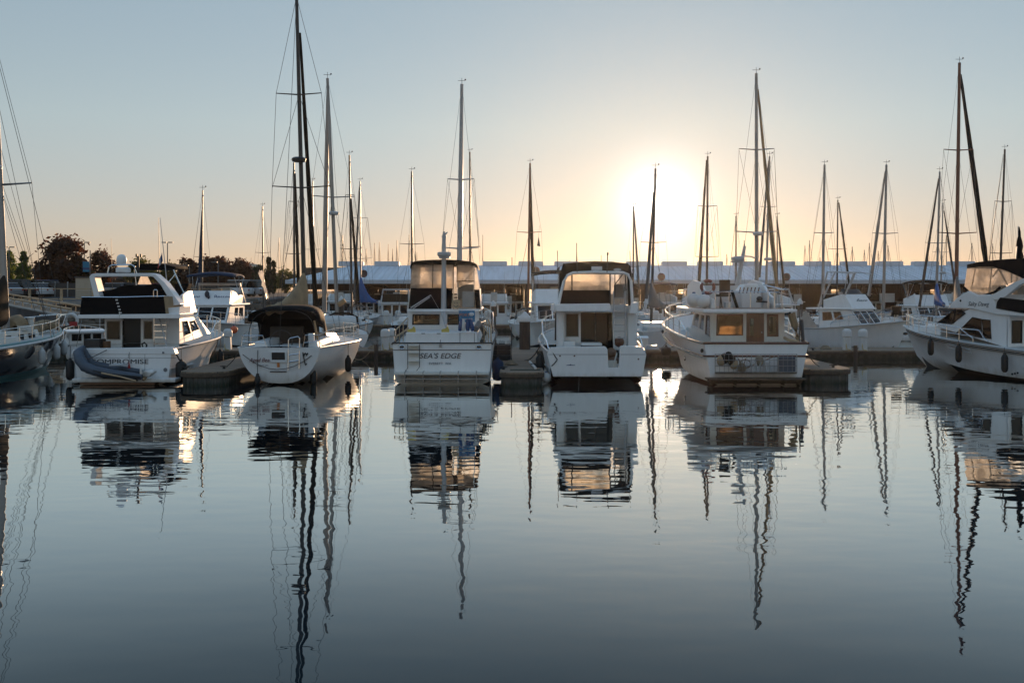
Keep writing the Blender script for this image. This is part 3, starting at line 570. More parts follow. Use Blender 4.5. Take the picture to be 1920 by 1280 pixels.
m.loft(rings); m.build('bimini', 'black_canvas', B.o, bev=.03)
m = MB(); B.tb(m, [(325, 506, 4.0), (336, 531, 4.0), (347, 553, 4.0)], .032); m.build('bimini_pole', 'steel', B.o, smooth=1); m = MB(); B.tb(m, [(328, 514, 4.0), (316, 529, 3.0)], .02); m.build('bimini_pole', 'steel', B.o, smooth=1); m = MB(); B.tb(m, [(252, 505, 4.0), (258, 555, 4.0)], .02); m.build('bimini_pole', 'steel', B.o, smooth=1)
rings = []
for i in range(13):
    k = i / 12; px = 188 + 124 * k; top = 545 - 12 * math.sin(min(1, k * 1.25) * math.pi / 2) + 2 * math.sin(k * 12) + (10 * max(0, k - .85) / .15)
    rings.append([B.L(px, 560, 2.3), B.L(px, top, 2.3), B.L(px, top, 2.3) + V(0, .8, -.05), B.L(px, 560, 2.3) + V(0, .9, 0)])
m = MB(); m.loft(rings); m.build('seat_cover', 'black_canvas', B.o, smooth=40)
m = MB(); m.loft([[B.L(330, 560, 4.2), B.L(326, 532, 4.2), B.L(354, 532, 4.2), B.L(345, 555, 4.2)], [V(*p) + V(0, .5, 0) for p in (B.L(330, 560, 4.2), B.L(326, 532, 4.2), B.L(354, 532, 4.2), B.L(345, 555, 4.2))]]); m.build('console_cover', 'black_canvas', B.o, bev=.03)
MB().panel([B.L(258, 533, 3.0), B.L(284, 533, 3.0), B.L(276, 517, 3.0), B.L(264, 517, 3.0)], (), .02).build('bridge_screen', 'vinyl', B.o)
ladder(B, 289, 312, 597, 656, 2.2, 4, name='bridge_ladder'); m = MB(); B.tb(m, [(299, 597, 1.9), (314, 655, 1.2)], .03); B.tb(m, [(312.5, 597, 1.9), (312.5, 655, 1.9)], .02); m.build('stanchion', 'mast_white', B.o, smooth=1)
m = MB(); B.bx(m, 157, 187, 636, 651, .7, 1.3); m.build('stowage_box', 'dark_plastic', B.o, bev=.03)
m = MB(); B.bx(m, 187, 200, 640, 655, 1.0, 1.4); m.build('cockpit_seat', 'teak', B.o, bev=.02)
m = MB(); B.tb(m, [(268, 650, 1.6), (266, 645, 1.6), (271, 642, 1.6), (275, 646, 1.6), (274, 655, 1.6)], .035); m.build('coiled_hose', 'black_rubber', B.o, smooth=1)
rail(B, .45, .985, .62, 8)
m = MB(); B.tb(m, [(142, 655, .3), (150, 618, .3), (153, 600, 1.1)], .015); m.build('canopy_pole', 'mast_alloy', B.o)
fs = B.L(313, 530, 2.6); t = thing('flag_staff', 'white staff with red white and blue flag on the motor yacht with the black canvas', 'flag', B.o.location + fs, 0); tp = B.L(300, 408, 2.6) - fs
MB().tube([(0, 0, 0), tp], [.02, .009]).build('staff', 'mast_white', t)
f0, f1 = B.L(303.5, 474, 2.6) - fs, B.L(305, 490, 2.6) - fs
m = MB(); rows = []
for i in range(6): k = i / 5; rows.append([f0.lerp(f1, j / 3) + V(-.05 * k * 3 - .02 * j * k, .03 * math.sin(i * 1.6), -.45 * k * (1 - .25 * j / 3) + .02) for j in range(4)])
vs = [p for r_ in rows for p in r_]; fs_ = [(i * 4 + j, i * 4 + j + 1, i * 4 + j + 5, i * 4 + j + 4) for i in range(5) for j in range(3)]; m.add(vs, fs_); m.mi = [0 if i < 6 else (1 if i < 9 else 2) for i in range(15)]
fo = m.build('flag', ['blue_letter', 'white_letter', 'red_paint'], t, smooth=1); so = fo.modifiers.new('thickness', 'SOLIDIFY'); so.thickness = .006
# inflatable dinghy slung across that transom
t = thing('inflatable_dinghy', 'grey inflatable dinghy tilted up against the motor yacht transom', 'dinghy', B.o.location + B.L(205, 706, -.55))
o_ = B.L(205, 706, -.55)
def D(px, py, dy=-.55): return B.L(px, py, dy) - o_
pts = [D(266, 706, -.95), D(235, 704, -.97), D(205, 700, -.97), D(178, 695, -.95), D(159, 687, -.85), D(150, 674, -.65), D(147, 661, -.4), D(153, 655, -.25), D(160, 668, -.12), D(174, 683, -.06), D(215, 691, -.05), D(265, 697, -.05)]
MB().tube(pts, [.1, .15, .17, .18, .19, .2, .18, .17, .16, .15, .14, .1], 12).build('tube', 'hypalon', t, smooth=1)
MB().tube([D(264, 707, -1.08), D(205, 701, -1.13), D(175, 695, -1.1), D(155, 685, -.98), D(143, 664, -.5)], .035, 6).build('rub_strake', 'black_rubber', t, smooth=1)
m = MB(); m.loft([[D(258, 710, -1.0), D(258, 708, -.06), D(258, 716, -.5)], [D(200, 704, -1.0), D(200, 702, -.1), D(200, 711, -.5)], [D(165, 694, -.85), D(168, 688, -.2), D(160, 699, -.5)]]); m.build('bottom', 'black_rubber', t, smooth=30)
MB().hexa([D(262, 705, -.98), D(266, 705, -.98), D(266, 705, -.08), D(262, 705, -.08), D(262, 690, -.98), D(266, 690, -.98), D(266, 690, -.08), D(262, 690, -.08)]).build('transom_board', 'gelcoat', t)
m = MB(); c = D(276, 700, -.6); m.loft([[c + V(x, y, z) for x, y, z in ((-.12, -.15, -.1), (.1, -.18, -.12), (.1, .18, -.12), (-.12, .15, -.1))], [c + V(x, y, z) for x, y, z in ((-.1, -.17, .1), (.3, -.18, .04), (.3, .18, .04), (-.1, .17, .1))], [c + V(x, y, z) for x, y, z in ((.2, -.1, .14), (.3, -.1, .1), (.3, .1, .1), (.2, .1, .14))]]); m.build('outboard_cowl', 'gelcoat', t, bev=.04)
m = MB(); m.tube([c + V(-.02, 0, -.05), c + V(-.12, -.1, -.22)], .07); m.tube([D(190, 699, -1.22), D(225, 706, -1.22), D(255, 714, -1.2)], .03); m.build('oar', 'rail_wood', t)
m = MB(); m.box(*[k for k in (D(205, 690, -.9).x, D(225, 690, -.9).x)], -.38, .38, D(205, 684).z, D(205, 682).z); m.build('seat_thwart', 'gelcoat_grey', t)
line('davit_line', 'dark line holding the tilted dinghy to the motor yacht transom', [B.o.location + B.L(166, 673, -.6), B.o.location + B.L(200, 656, -.05)], .016, 'rope'); 
tg = thing('danger_flag', 'small red triangular flag hanging on the motor yacht transom', 'flag', B.o.location + B.L(242, 691, -.12)); MB().prism([(-.055, 0), (.055, 0), (0, .27)], 'y', -.006, .006).build('cloth', 'red_paint', tg); MB().tube([(0, .02, .27), (-.02, .08, .6)], .008).build('string', 'rope', tg)
# ================= E: cruiser with the tall white mast
E = Boat('cabin_cruiser', "white aft cabin cruiser lettered SEA'S EDGE with clear vinyl bridge enclosure", 'cabin cruiser', 829, 36.3)
hull(E, 11, 3.8, 1.46, 2.1, tb=.95, rake=1.2, chf=.95, rub='antifoul', rub_r=.04, deck_from=0, boot=.1, bull=.05)
m = MB(); B_ = E; a, c = E.L(739, 703, -.55), E.L(917, 698, -.55); m.box(a.x, c.x, -.55, 0, a.z, c.z); m.build('swim_platform', 'gelcoat_cream', E.o, bev=.015)
m = MB()
for px in (759, 793, 825, 859, 893): E.bx(m, px - .7, px + .7, 697, 718, -.56, -.05)
E.bx(m, 740, 916, 709.5, 711, -.56, -.5); m.build('platform_bracket', 'mast_alloy', E.o)
m = MB(); E.bx(m, 736, 921, 655.4, 656.4, -.02, .02); E.bx(m, 735, 922, 642, 644.2, -.05, .1); m.build('transom_moulding', 'antifoul', E.o)
text("SEA'S EDGE", E.L(824.5, 667.5, -.02), .27, 'dark_letter', E.o, shear=.25, sx=1.1); text('EVERETT  WA', E.L(825, 681.5, -.02), .115, 'grey_letter', E.o, sx=1.15)
for px in (753.5, 898): 
    m = MB(); c = E.L(px, 650.5, -.01); m.tube([c + V(.10 * math.cos(k * math.pi / 8), -.01, .065 * math.sin(k * math.pi / 8)) for k in range(16)], .018, 6, True); m.build('hawse_ring', 'steel', E.o, smooth=1); 
    m = MB(); m.lathe([(.085, 0), (.085, -.005), (.01, -.006)], c, 14, 'y'); m.build('hawse_hole', 'dark_plastic', E.o)
m = MB()
for y in (647, 660.5, 676): E.bx(m, 765, 785.5, y, y + 2, -.25, 0); E.bx(m, 766, 785, y + 2, y + 7, -.09, 0)
m.build('boarding_step', 'gelcoat_cream', E.o, bev=.01)
m = MB(); E.tb(m, [(764.5, 645, -.1), (764.5, 690, -.1), (760, 695, -.1)], .012); E.tb(m, [(786.5, 645, -.1), (786.5, 688, -.1), (781, 695, -.1)], .012); m.build('step_rope', 'black_rubber', E.o)
m = MB(); E.bx(m, 823.5, 828, 645, 651, -.06, .02); E.bx(m, 825, 826.6, 637, 645, -.04, .0); m.build('flag_socket', 'mast_alloy', E.o)
m = MB(); E.pz(m, [(760, 645), (895, 645), (894, 623), (761, 623)], .35, 3.4); m.build('aft_cabin_trunk', 'gelcoat', E.o, bev=.03)
m = MB(); E.bx(m, 862, 862.8, 624, 643, .34, .36); E.bx(m, 889, 889.8, 624, 643, .34, .36)
for px in (793, 822): E.bx(m, px - 3, px + 4, 624.5, 625.6, .33, .36)
m.build('trunk_seams', 'dark_letter', E.o)
m = MB(); cc, hs = E.wall(m, [(764, 624), (898, 624), (897, 581), (766, 581)], 3.3, [(772, 824, 589, 609), (838.5, 861, 589, 609)], .06); m.build('cabin_rear_wall', 'gelcoat', E.o)
for h in hs: window(E.o, quad_at(cc, h)[0], 'glass', 'dark_plastic', .05)
xl, xr, zt, zl = cc[0].x, cc[1].x, cc[2].z, 1.6
for sd in (0, 1):
    X = xr if sd else xl; s_ = 1 if sd else -1; q = [V(X, 3.3, zl), V(X - .1 * s_, 8.2, zl + .2), V(X - .25 * s_, 7.3, zt), V(X, 3.3, zt)]
    if not sd: q = [q[1], q[0], q[3], q[2]]
    hh = [(.08, .42, .34, .86), (.38, .42, .62, .86), (.66, .42, .86, .86)] if sd else [(.14, .42, .34, .86), (.38, .42, .62, .86), (.66, .42, .92, .86)]
    m = MB(); m.panel(q, hh, .06); m.build('cabin_side', 'gelcoat', E.o)
    for h in hh: window(E.o, quad_at(q, h)[0], 'glass')
q = [V(xr - .1, 8.2, zl + .2), V(xl + .1, 8.2, zl + .2), V(xl + .25, 7.3, zt), V(xr - .25, 7.3, zt)]; hh = [(.04, .4, .31, .92), (.35, .4, .65, .92), (.69, .4, .96, .92)]
m = MB(); m.panel(q, hh, .06); m.build('windscreen_frame', 'gelcoat', E.o)
for h in hh: window(E.o, quad_at(q, h)[0], 'glass')
m = MB(); E.pz(m, [(763, 584), (899, 584), (899, 579.5), (763, 579.5)], 2.6, 7.6); m.build('bridge_deck', 'gelcoat', E.o, bev=.015)
# bridge enclosure
dyr, dyf = 3.0, 5.9
m = MB(); E.wall(m, [(765, 579), (846, 579), (849, 540.5), (769, 540.5)], dyr, (), .02)
E.wall(m, [(893, 579), (902, 580), (899.5, 543), (889, 543)], dyr, (), .02); m.build('enclosure_skirt', 'black_canvas', E.o)
ql = [E.L(765, 579, dyr), E.L(769, 540.5, dyr)]; qr = [E.L(902, 580, dyr), E.L(899.5, 541, dyr)]
m = MB(); 
m.panel([V(ql[0].x + .05, dyf, ql[0].z), ql[0], ql[1], V(ql[1].x + .05, dyf, ql[1].z)], (), .02); m.panel([qr[0], V(qr[0].x - .05, dyf, qr[0].z), V(qr[1].x - .05, dyf, qr[1].z), qr[1]], (), .02); m.panel([V(qr[0].x - .05, dyf, qr[0].z), V(ql[0].x + .05, dyf, ql[0].z), V(ql[1].x + .05, dyf, ql[1].z - .25), V(qr[1].x - .05, dyf, qr[1].z - .25)], (), .03); m.build('bridge_coaming', 'gelcoat_cream', E.o)
vt = 494.5
m = MB(); E.wall(m, [(769, 540), (849, 540), (850, vt), (773, vt)], dyr, (), .006)
E.wall(m, [(857, 540), (888, 528), (888, vt), (857, vt)], dyr, (), .006)
a, c = E.L(769, 540, dyr), E.L(773, vt, dyr); m.panel([V(a.x + .05, dyf, a.z), a, c, V(c.x + .1, dyf, c.z)], (), .006)
a, c = E.L(899, 541, dyr), E.L(893, vt, dyr); m.panel([a, V(a.x - .05, dyf, a.z), V(c.x - .1, dyf, c.z), c], (), .006)
m.panel([V(E.L(899, 540, dyr).x - .05, dyf, a.z - .2), V(E.L(769, 540, dyr).x + .05, dyf, a.z - .2), V(E.L(773, vt, dyr).x + .1, dyf, c.z), V(E.L(893, vt, dyr).x - .1, dyf, c.z)], (), .006); m.build('clear_vinyl', 'vinyl', E.o)
m = MB(); rings = []
for px, yt in ((769, 499), (771, 494), (776, 490.5), (786, 488.5), (810, 487), (832, 486.5), (860, 487.5), (880, 490), (890, 493), (894, 497), (896, 501)):
    p = E.L(px, yt, dyr - .05); z2 = E.L(px, 496.5 if 775 < px < 888 else yt + 4.5, dyr - .05).z; rings.append([p, V(p.x, p.y, z2), V(p.x * .97, dyf + .2, z2), V(p.x * .97, dyf + .2, p.z + .04)])
m.loft(rings); m.build('enclosure_top', 'brown_canvas', E.o, smooth=30)
m = MB()
for pts in ([(811, 540, dyr - .01), (812, 495, dyr - .01)], [(850, 579, dyr - .02), (850.5, 495, dyr - .02)], [(857, 530, dyr - .01), (857, 496, dyr - .01)], [(856, 527, dyr), (889, 527, dyr)]): E.tb(m, pts, .017, 5)
m.build('enclosure_zip', 'brown_canvas', E.o)
m = MB(); E.tb(m, [(869, 528, 4.5), (890, 506, 3.2)], .02); E.tb(m, [(860, 540, 4.2), (859, 496, 4.2)], .022); E.tb(m, [(889, 545, 3.1), (889, 497, 3.1)], .02); E.tb(m, [(779, 540, 4.2), (782, 500, 4.2)], .018); m.build('enclosure_frame', 'steel', E.o)
m = MB(); E.bx(m, 866, 890, 546, 577, 3.2, 3.6); m.build('bridge_seat', 'cushion', E.o, bev=.04)
m = MB(); E.bx(m, 778, 842, 533, 560, 4.6, 5.2); E.bx(m, 858, 888, 533, 562, 4.4, 4.9); m.build('helm_console', 'cushion', E.o, bev=.05)
m = MB(); m.ball(E.L(862, 533, 3.6), (.1, .1, .14)); m.ball(E.L(778, 537, 3.4), (.16, .1, .08)); m.build('stowed_gear', 'brown_canvas', E.o, smooth=1)
m = MB(); E.tb(m, [(832, 581, 2.75), (832.5, 440, 2.75)], [.11, .075], 10); E.tb(m, [(832.5, 463, 2.75), (832.5, 452, 2.75), (832.8, 434, 2.75)], [.08, .06, .035], 8); mo = m.build('signal_mast', 'mast_white', E.o, smooth=1)
m = MB(); E.tb(m, [(828, 443.5, 2.75), (837, 443.5, 2.75)], .03); E.tb(m, [(834, 440, 2.75), (839, 435, 2.75)], .03); E.tb(m, [(833, 447, 2.75), (836, 445.5, 2.75)], .045); m.build('mast_lights', 'gelcoat_grey', mo)
m = MB(); m.loft([[E.L(x, y, 2.45) for x, y in ((823, 481), (843, 481), (843, 484), (823, 484))], [E.L(x, y, 2.45) + V(0, .5, 0) for x, y in ((823, 481), (843, 481), (843, 484), (823, 484))]])
c = E.L(833, 476.5, 2.6); m.lathe([(.1, -.17), (.22, -.1), (.27, -.03), (.27, .05), (.25, .08)], c, 18); m.build('radar_dome', 'gelcoat_grey', mo, smooth=30)
m = MB(); E.tb(m, [(832, 581, 2.75), (829, 588, 2.6), (838, 615, 2.1)], .06); E.tb(m, [(832, 581, 2.75), (836, 610, 1.8)], .045); E.tb(m, [(770, 577, 2.5), (808, 553, 2.5)], .025, 6); E.tb(m, [(772, 580, 2.5), (806, 557, 2.5)], .018); E.tb(m, [(808, 553, 2.5), (824, 581, 2.7)], .006, 4); m.build('mast_stay', 'mast_white', E.o)
ladder(E, 850.5, 858, 542, 580, 2.7, 5, name='bridge_ladder')
t = thing('round_plaque', 'round wooden plaque with a curved smile hung on the blue bannered cruiser ladder', 'plaque', E.o.location + E.L(855, 570, 2.45)); MB().lathe([(.02, -.02), (.18, -.02), (.185, .0), (.18, .03), (.02, .03)], (0, 0, 0), 20, 'y').build('disc', 'rail_wood', t)
m = MB(); m.tube([V(.1 * math.cos(a), -.03, .1 * math.sin(a)) for a in [R(200 + i * 14) for i in range(11)]], .012, 5); m.ball((-.05, -.03, .05), .018, 6, 4); m.ball((.05, -.03, .05), .018, 6, 4); m.build('painted_mark', 'dark_letter', t)
# blue banner over hanging fenders
bp = E.L(874.5, 594, .3); t = thing('blue_banner', 'blue cloth banner with PORT in orange hung at the cruiser stern', 'banner', E.o.location + bp)
bw = [E.L(x, y, .3) - bp for x, y in ((861, 603), (890.5, 603), (890.5, 582), (860, 582))]
m = MB(); m.loft([[bw[0].lerp(bw[1], i / 8) + V(0, .015 * math.sin(i * 1.9), -.02 * (i % 2)), bw[3].lerp(bw[2], i / 8) + V(0, .01 * math.sin(i), 0), bw[3].lerp(bw[2], i / 8) + V(0, .04, 0), bw[0].lerp(bw[1], i / 8) + V(0, .045, -.02 * (i % 2))] for i in range(9)]); m.build('cloth', 'blue_cloth', t)
text('PORT', E.L(871, 590.5, .265) - bp, .15, 'orange_letter', t); text('OF EVERETT', E.L(876, 599, .262) - bp, .075, 'white_letter', t); m = MB(); m.ball(E.L(884, 589, .29) - bp, (.1, .03, .07)); m.build('wave_emblem', 'white_letter', t, smooth=1)
for px, mt, s in ((862, 'blue_vinyl', 'blue fender hanging leftmost under the PORT banner'), (868.5, 'white_vinyl', 'white fender hanging under the PORT banner'), (877, 'blue_vinyl', 'blue fender hanging third under the PORT banner'), (886.5, 'blue_vinyl', 'slanting blue fender at the right end under the PORT banner')):
    f_ = fender(E.o.location + E.L(px, 620.5, .28), s, .085, .38, mt, .1, group='fenders under the blue banner')
    if px == 886.5: f_.rotation_euler = (0, R(-12), 0)
    if px == 862: f_.rotation_euler = (0, R(10), 0)
for px, s in ((773, 'near the left rail'), (836, 'in the middle')):
    t = thing('yellow_chock', 'pale yellow wedge shaped chock on the cruiser aft deck ' + s, 'chock', E.o.location + E.L(px, 622.5, .6), 0, 'yellow chocks on the cruiser'); MB().prism([(-.16, 0), (.12, 0), (.12, .1), (.06, .22), (0, .14), (-.16, .1)], 'y', -.1, .1).build('body', 'yellow_paint', t, bev=.01)
m = MB()
for sd, xs in ((-1, [(741, 640, .2), (740, 621, .2), (758, 602, 1.6), (764, 596, 2.8)]), ):
    E.tb(m, xs, .025); E.tb(m, [(742, 632, .2), (766, 615, 2.4)], .03)
    for a, c in (((749, 643, .8), (749, 613, .8)), ((756, 640, 1.3), (756, 606, 1.3)), ((764, 625, 2.6), (765, 597, 2.6))): E.tb(m, [a, c], .016)
m.build('side_rail', 'rail_wood', E.o, smooth=1); m = MB()
E.tb(m, [(916, 644, .2), (915, 625, .3), (900, 604, 2.4)], .025); E.tb(m, [(921, 640, 1.5), (920, 610, 3), (915, 598, 5)], .03); E.tb(m, [(908, 643, 1), (907, 613, 1.4)], .016)
for k in range(4): E.tb(m, [(909 + 4 * k, 640, 1.5 + k), (908 + 3.6 * k, 606, 1.5 + k)], .016)
m.build('side_rail', 'rail_wood', E.o, smooth=1)
rail(E, .5, .985, .75, 8)
m = MB(); E.tb(m, [(892, 617, .8), (898, 606, 1.4), (909, 622, 1.6), (905, 640, 1.2)], .12); m.build('rolled_cover', 'grey_canvas', E.o, smooth=1)
# ================= C: sailing yacht with the black hood
C = Boat('sailing_yacht', 'white sailing yacht with black cockpit hood, tan sail cover and rounded stern', 'sailing yacht', 525, 35.9, -.04)
hull(C, 11, 3.5, 1.36, 1.25, tb=.84, rake=1.0, kind='round', zk=-.55, tzk=.06, trake=-.12, pw=2.0, bm=.45, deck_from=.0, rub='gelcoat', rub_r=.03, boot=.07)
TY = lambda z: -.13 * z - .015
def CT(px, py, o=0.): p = C.L(px, py, -.1); p.y = TY(p.z) - o; return p
m = MB()
c = [CT(507, 679), CT(538.5, 679), CT(538.5, 659), CT(507, 659)]; m.panel([p + V(0, -.025, 0) for p in c], [(.1, .22, .9, .93)], .03); m.build('locker_frame', 'gelcoat', C.o, bev=.006)
m = MB(); m.panel([p + V(0, -.012, 0) for p in quad_at(c, (.1, .22, .9, .93))[0]], (), .01); m.build('locker_recess', 'dark_plastic', C.o)
m = MB(); m.tube([CT(506, 696.5, .0), CT(537, 696.5, .0)], .02); m.build('step_slot', 'dark_plastic', C.o)
text('Aged Bear', CT(488, 675, .012), .2, 'red_letter', C.o, rot=(98, 0, 0), shear=.35, sx=.95); text('EVERETT WA', CT(492, 685, .012), .06, 'grey_letter', C.o, rot=(98, 0, 0), sx=1.2)
m = MB(); m.panel([CT(519.5, 688, .008), CT(524.5, 688, .008), CT(524.5, 680, .008), CT(519.5, 680, .008)], (), .006); m.build('sticker', 'orange_letter', C.o)
lad = MB(); a, b_, c, d_ = CT(541, 694, .06), CT(562, 691, .06), C.L(541, 637, -.15), C.L(562, 634, -.15)
lad.tube([a, c, c + V(.06, 0, .06), d_ + V(-.06, 0, .06), d_, b_], .02); 
for k in (.28, .5, .72): lad.tube([a.lerp(c, k), b_.lerp(d_, k)], .018)
lad.build('stern_ladder', 'steel', C.o, smooth=1)
for sd, pp in ((-1, [(453, 650), (454, 629), (493, 629), (501, 654)]), (1, [(599, 652), (598, 628), (572, 628), (568, 654)])):
    m = MB(); q = [C.L(x, y, .15 if i < 2 else -.05) for i, (x, y) in enumerate(pp)]; m.tube(q, .018); m.tube([q[0].lerp(q[1], .5), q[3].lerp(q[2], .45)], .012)
    t0 = q[1]; m.tube([t0] + [C.sheer(t, sd, .06, .62) for t in (.15, .3, .5, .7, .85)], .008, 4); m.tube([C.sheer(t, sd, .06, .32) for t in (.05, .3, .5, .7, .85)], .007, 4)
    for t in (.15, .3, .45, .6, .75): m.tube([C.sheer(t, sd, .06), C.sheer(t, sd, .06, .64)], .012, 5)
    m.build('pushpit_rail', 'steel', C.o, smooth=1)
rail(C, .82, .99, .65, 3, slope=0, name='pulpit')
# hood over the cockpit: arched rings, open aft
def arc(x0, x1, zb_, zt_, y, n=14, p=3.6):
    out = []
    for i in range(n + 1):
        a = math.pi * i / n; cx, sx_ = math.cos(a), math.sin(a); out.append(V((x0 + x1) / 2 - (x1 - x0) / 2 * math.copysign(abs(cx) ** (2 / p), cx), y, zb_ + (zt_ - zb_) * abs(sx_) ** (2 / p)))
    return out
hx0, hx1 = C.L(464, 600, 1.0).x, C.L(594, 600, 1.0).x
def hood(rings, name, mt):
    m = MB(); m.loft(rings, closed=False, cap=False); o = m.build(name, mt, C.o, smooth=50); sm = o.modifiers.new('thickness', 'SOLIDIFY'); sm.thickness = .03; return o
hood([arc(hx0, hx1, 2.28, 2.70, .95), arc(hx0 + .04, hx1 - .04, 2.2, 2.84, 1.9), arc(hx0 + .12, hx1 - .12, 2.0, 2.86, 2.9), arc(hx0 + .2, hx1 - .2, 1.3, 2.80, 3.5), arc(hx0 + .35, hx1 - .35, 1.3, 2.0, 4.5)], 'cockpit_hood', 'black_canvas')
m = MB(); m.panel([C.L(488, 640, 2.6), C.L(592, 640, 2.6), C.L(590, 598, 2.6), C.L(482, 598, 2.6)], (), .02); m.build('hood_lining', 'black_canvas', C.o)
m = MB(); a = hx1; m.loft([[V(a - .10, .95, 2.3), V(a - .04, .95, 2.3)], [V(a - .02, 1.0, 1.75), V(a + .05, 1.0, 1.75)], [V(a + .02, 1.1, 1.4), V(a + .07, 1.1, 1.4)]], closed=False, cap=False); o = m.build('hood_lit_edge', 'tan_canvas', C.o); o.modifiers.new('thickness', 'SOLIDIFY').thickness = .03  # sunlit edge of the black hood, put into the strip's tan colour
m = MB()
for y in (.98, 2.4): m.tube([p + V(0, 0, -.03) for p in arc(hx0 + .02, hx1 - .02, 1.35, 2.70 if y < 1 else 2.82, y, 14, 3.2)], .016)
m.build('hood_hoop', 'mast_dark', C.o, smooth=1)
m = MB(); m.loft([[C.L(476, 652, .4), C.L(500, 652, .4), C.L(498, 640, .4), C.L(478, 640, .4)], [C.L(x, y, .4) + V(0, 2.6, .1) for x, y in ((476, 652), (500, 652), (498, 640), (478, 640))]]); m.build('cockpit_coaming', 'gelcoat', C.o, bev=.03)
m = MB(); m.loft([[C.L(570, 652, .4), C.L(597, 652, .4), C.L(594, 640, .4), C.L(572, 640, .4)], [C.L(x, y, .4) + V(0, 2.6, .1) for x, y in ((570, 652), (597, 652), (594, 640), (572, 640))]]); m.build('cockpit_coaming', 'gelcoat', C.o, bev=.03)
m = MB(); C.bx(m, 505, 568, 612, 650, 2.2, 2.5); m.build('companionway', 'interior', C.o, bev=.05)
m = MB(); m.tube([C.L(527, 640, .9) + V(.42 * math.cos(k * math.pi / 10), .05 * math.sin(k), .42 * math.sin(k * math.pi / 10)) for k in range(20)], .02, 6, True); m.tube([C.L(527, 655, .95), C.L(527, 640, .95)], .05); m.build('steering_wheel', 'mast_dark', C.o, smooth=1)
m = MB(); C.bx(m, 578, 589, 625, 639, .35, .5); m.build('stern_box', 'gelcoat', C.o, bev=.02)
m = MB()
for k in range(5): m.tube([C.L(567 + 2.2 * k, 624 + k % 2 * 3, .1 + .03 * k), C.L(566 + 2.4 * k, 645 + 4 * (k % 3), .0), C.L(568 + 2.2 * k, 664 + 3 * (k % 2), -.2), C.L(570 + 2 * k, 640, .05)], .022)
m.build('hanging_lines', 'black_rubber', C.o, smooth=1)
coach = MB(); coach.loft([[V(-1.0, 3.6, 1.3), V(1.0, 3.6, 1.3), V(.85, 3.6, 1.75), V(-.85, 3.6, 1.75)], [V(-.9, 6, 1.28), V(.9, 6, 1.28), V(.7, 6, 1.65), V(-.7, 6, 1.65)], [V(-.5, 8.4, 1.25), V(.5, 8.4, 1.25), V(.3, 8.2, 1.4), V(-.3, 8.2, 1.4)]]); coach.build('coachroof', 'gelcoat', C.o, bev=.03)
mast(C, C.L(572.5, 628, 5.6), C.L(556, -6, 5.6), .098, [(.435, 1.22), (.71, .95)], 'mast_dark', half=1.5, back=(0, -.1, 1.4), radar=.515, wire_r=.009, rmat='mast_dark')
furled(C, C.L(562.5, 62, 5.75), C.L(596.5, 652, 6.9), .105, 'brown_canvas')
sail_cover(C, C.L(569, 574, 5.5), C.L(504, 580, 1.9), 1.25, 'tan_canvas', .3)
fender(C.o.location + C.L(483, 722, -.14), 'black fender hanging under the rounded stern of the hooded sailing yacht', .11, .36, line=.9); fender(C.o.location + C.L(588, 722, .3) , 'tall black fender at the starboard quarter of the hooded sailing yacht', .12, .55, line=.45)
fender(C.o.location + C.sheer(.32, 1, -.16) + V(0, 0, -1.15), 'black fender amidships on the sunlit side of the hooded sailing yacht', .13, .6, line=.5)
line('stern_line', 'slack grey line drooping across the hooded sailing yacht transom', [C.o.location + CT(456, 664, .03), C.o.location + CT(585, 666, .03)], .014, 'rope', .52)
line('shore_power_cord', 'black cord looped over the starboard quarter of the hooded sailing yacht', [C.o.location + CT(569, 664, .05), C.o.location + CT(573, 684, .05), C.o.location + C.L(598, 658, .1)], .02, 'black_rubber')
# ================= F: cruiser with olive brown canopy and ladder
Fb = Boat('sport_cruiser', 'white sport cruiser with brown canopy, ladder and notched transom door', 'sport cruiser', 1118, 36.3)
hull(Fb, 10, 3.9, 1.2, 1.9, tb=.9, rake=1.4, chf=.93, rub='gelcoat_grey', deck_from=.27, boot=.18, bottom='bootstripe', cap=False)
FT = Fb
m = MB(); Fb.pz(m, [(1026, 664), (1033, 651), (1134, 650), (1139, 655), (1141, 689), (1160, 689), (1163, 651), (1168, 648), (1203, 650), (1212, 664), (1205, 706), (1037, 706)], -.14, -.02); m.build('transom', 'gelcoat', Fb.o, bev=.015)
m = MB(); Fb.pz(m, [(1030, 652), (1136, 650), (1139, 655), (1139, 664), (1027, 664)], -.1, .42); Fb.pz(m, [(1163, 653), (1167, 649), (1204, 650), (1212, 664), (1163, 664)], -.1, .42); m.build('transom_coaming', 'gelcoat', Fb.o, bev=.03)
m = MB(); Fb.bx(m, 1028, 1139, 664, 664.8, -.146, -.1); Fb.bx(m, 1163.5, 1211, 664, 664.8, -.146, -.1); m.build('transom_seam', 'grey_letter', Fb.o)
m = MB(); m.prism([(-.17, -.01), (.17, -.01), (.14, .01), (.02, .015), (0, .05), (-.03, .02), (-.14, .01)], 'y', -.006, 0); e = m.build('emblem', 'blue_letter', Fb.o); e.location = Fb.L(1070, 684.5, -.143)
m = MB()
for px, py in ((1050, 667), (1077, 667), (1197, 673)): m.lathe([(.03, -.02), (.03, .0), (.005, -.021)], Fb.L(px, py, -.14), 10, 'y')
m.build('transom_fitting', 'bootstripe', Fb.o)
m = MB(); m.tube([Fb.L(1157, 662, .3), Fb.L(1149, 688, .1)], .03); m.box(*(lambda a, b_: (a.x, b_.x, .2, .5, a.z, b_.z))(Fb.L(1141, 688, .2), Fb.L(1157, 676, .2))); m.build('door_step', 'gelcoat_cream', Fb.o)
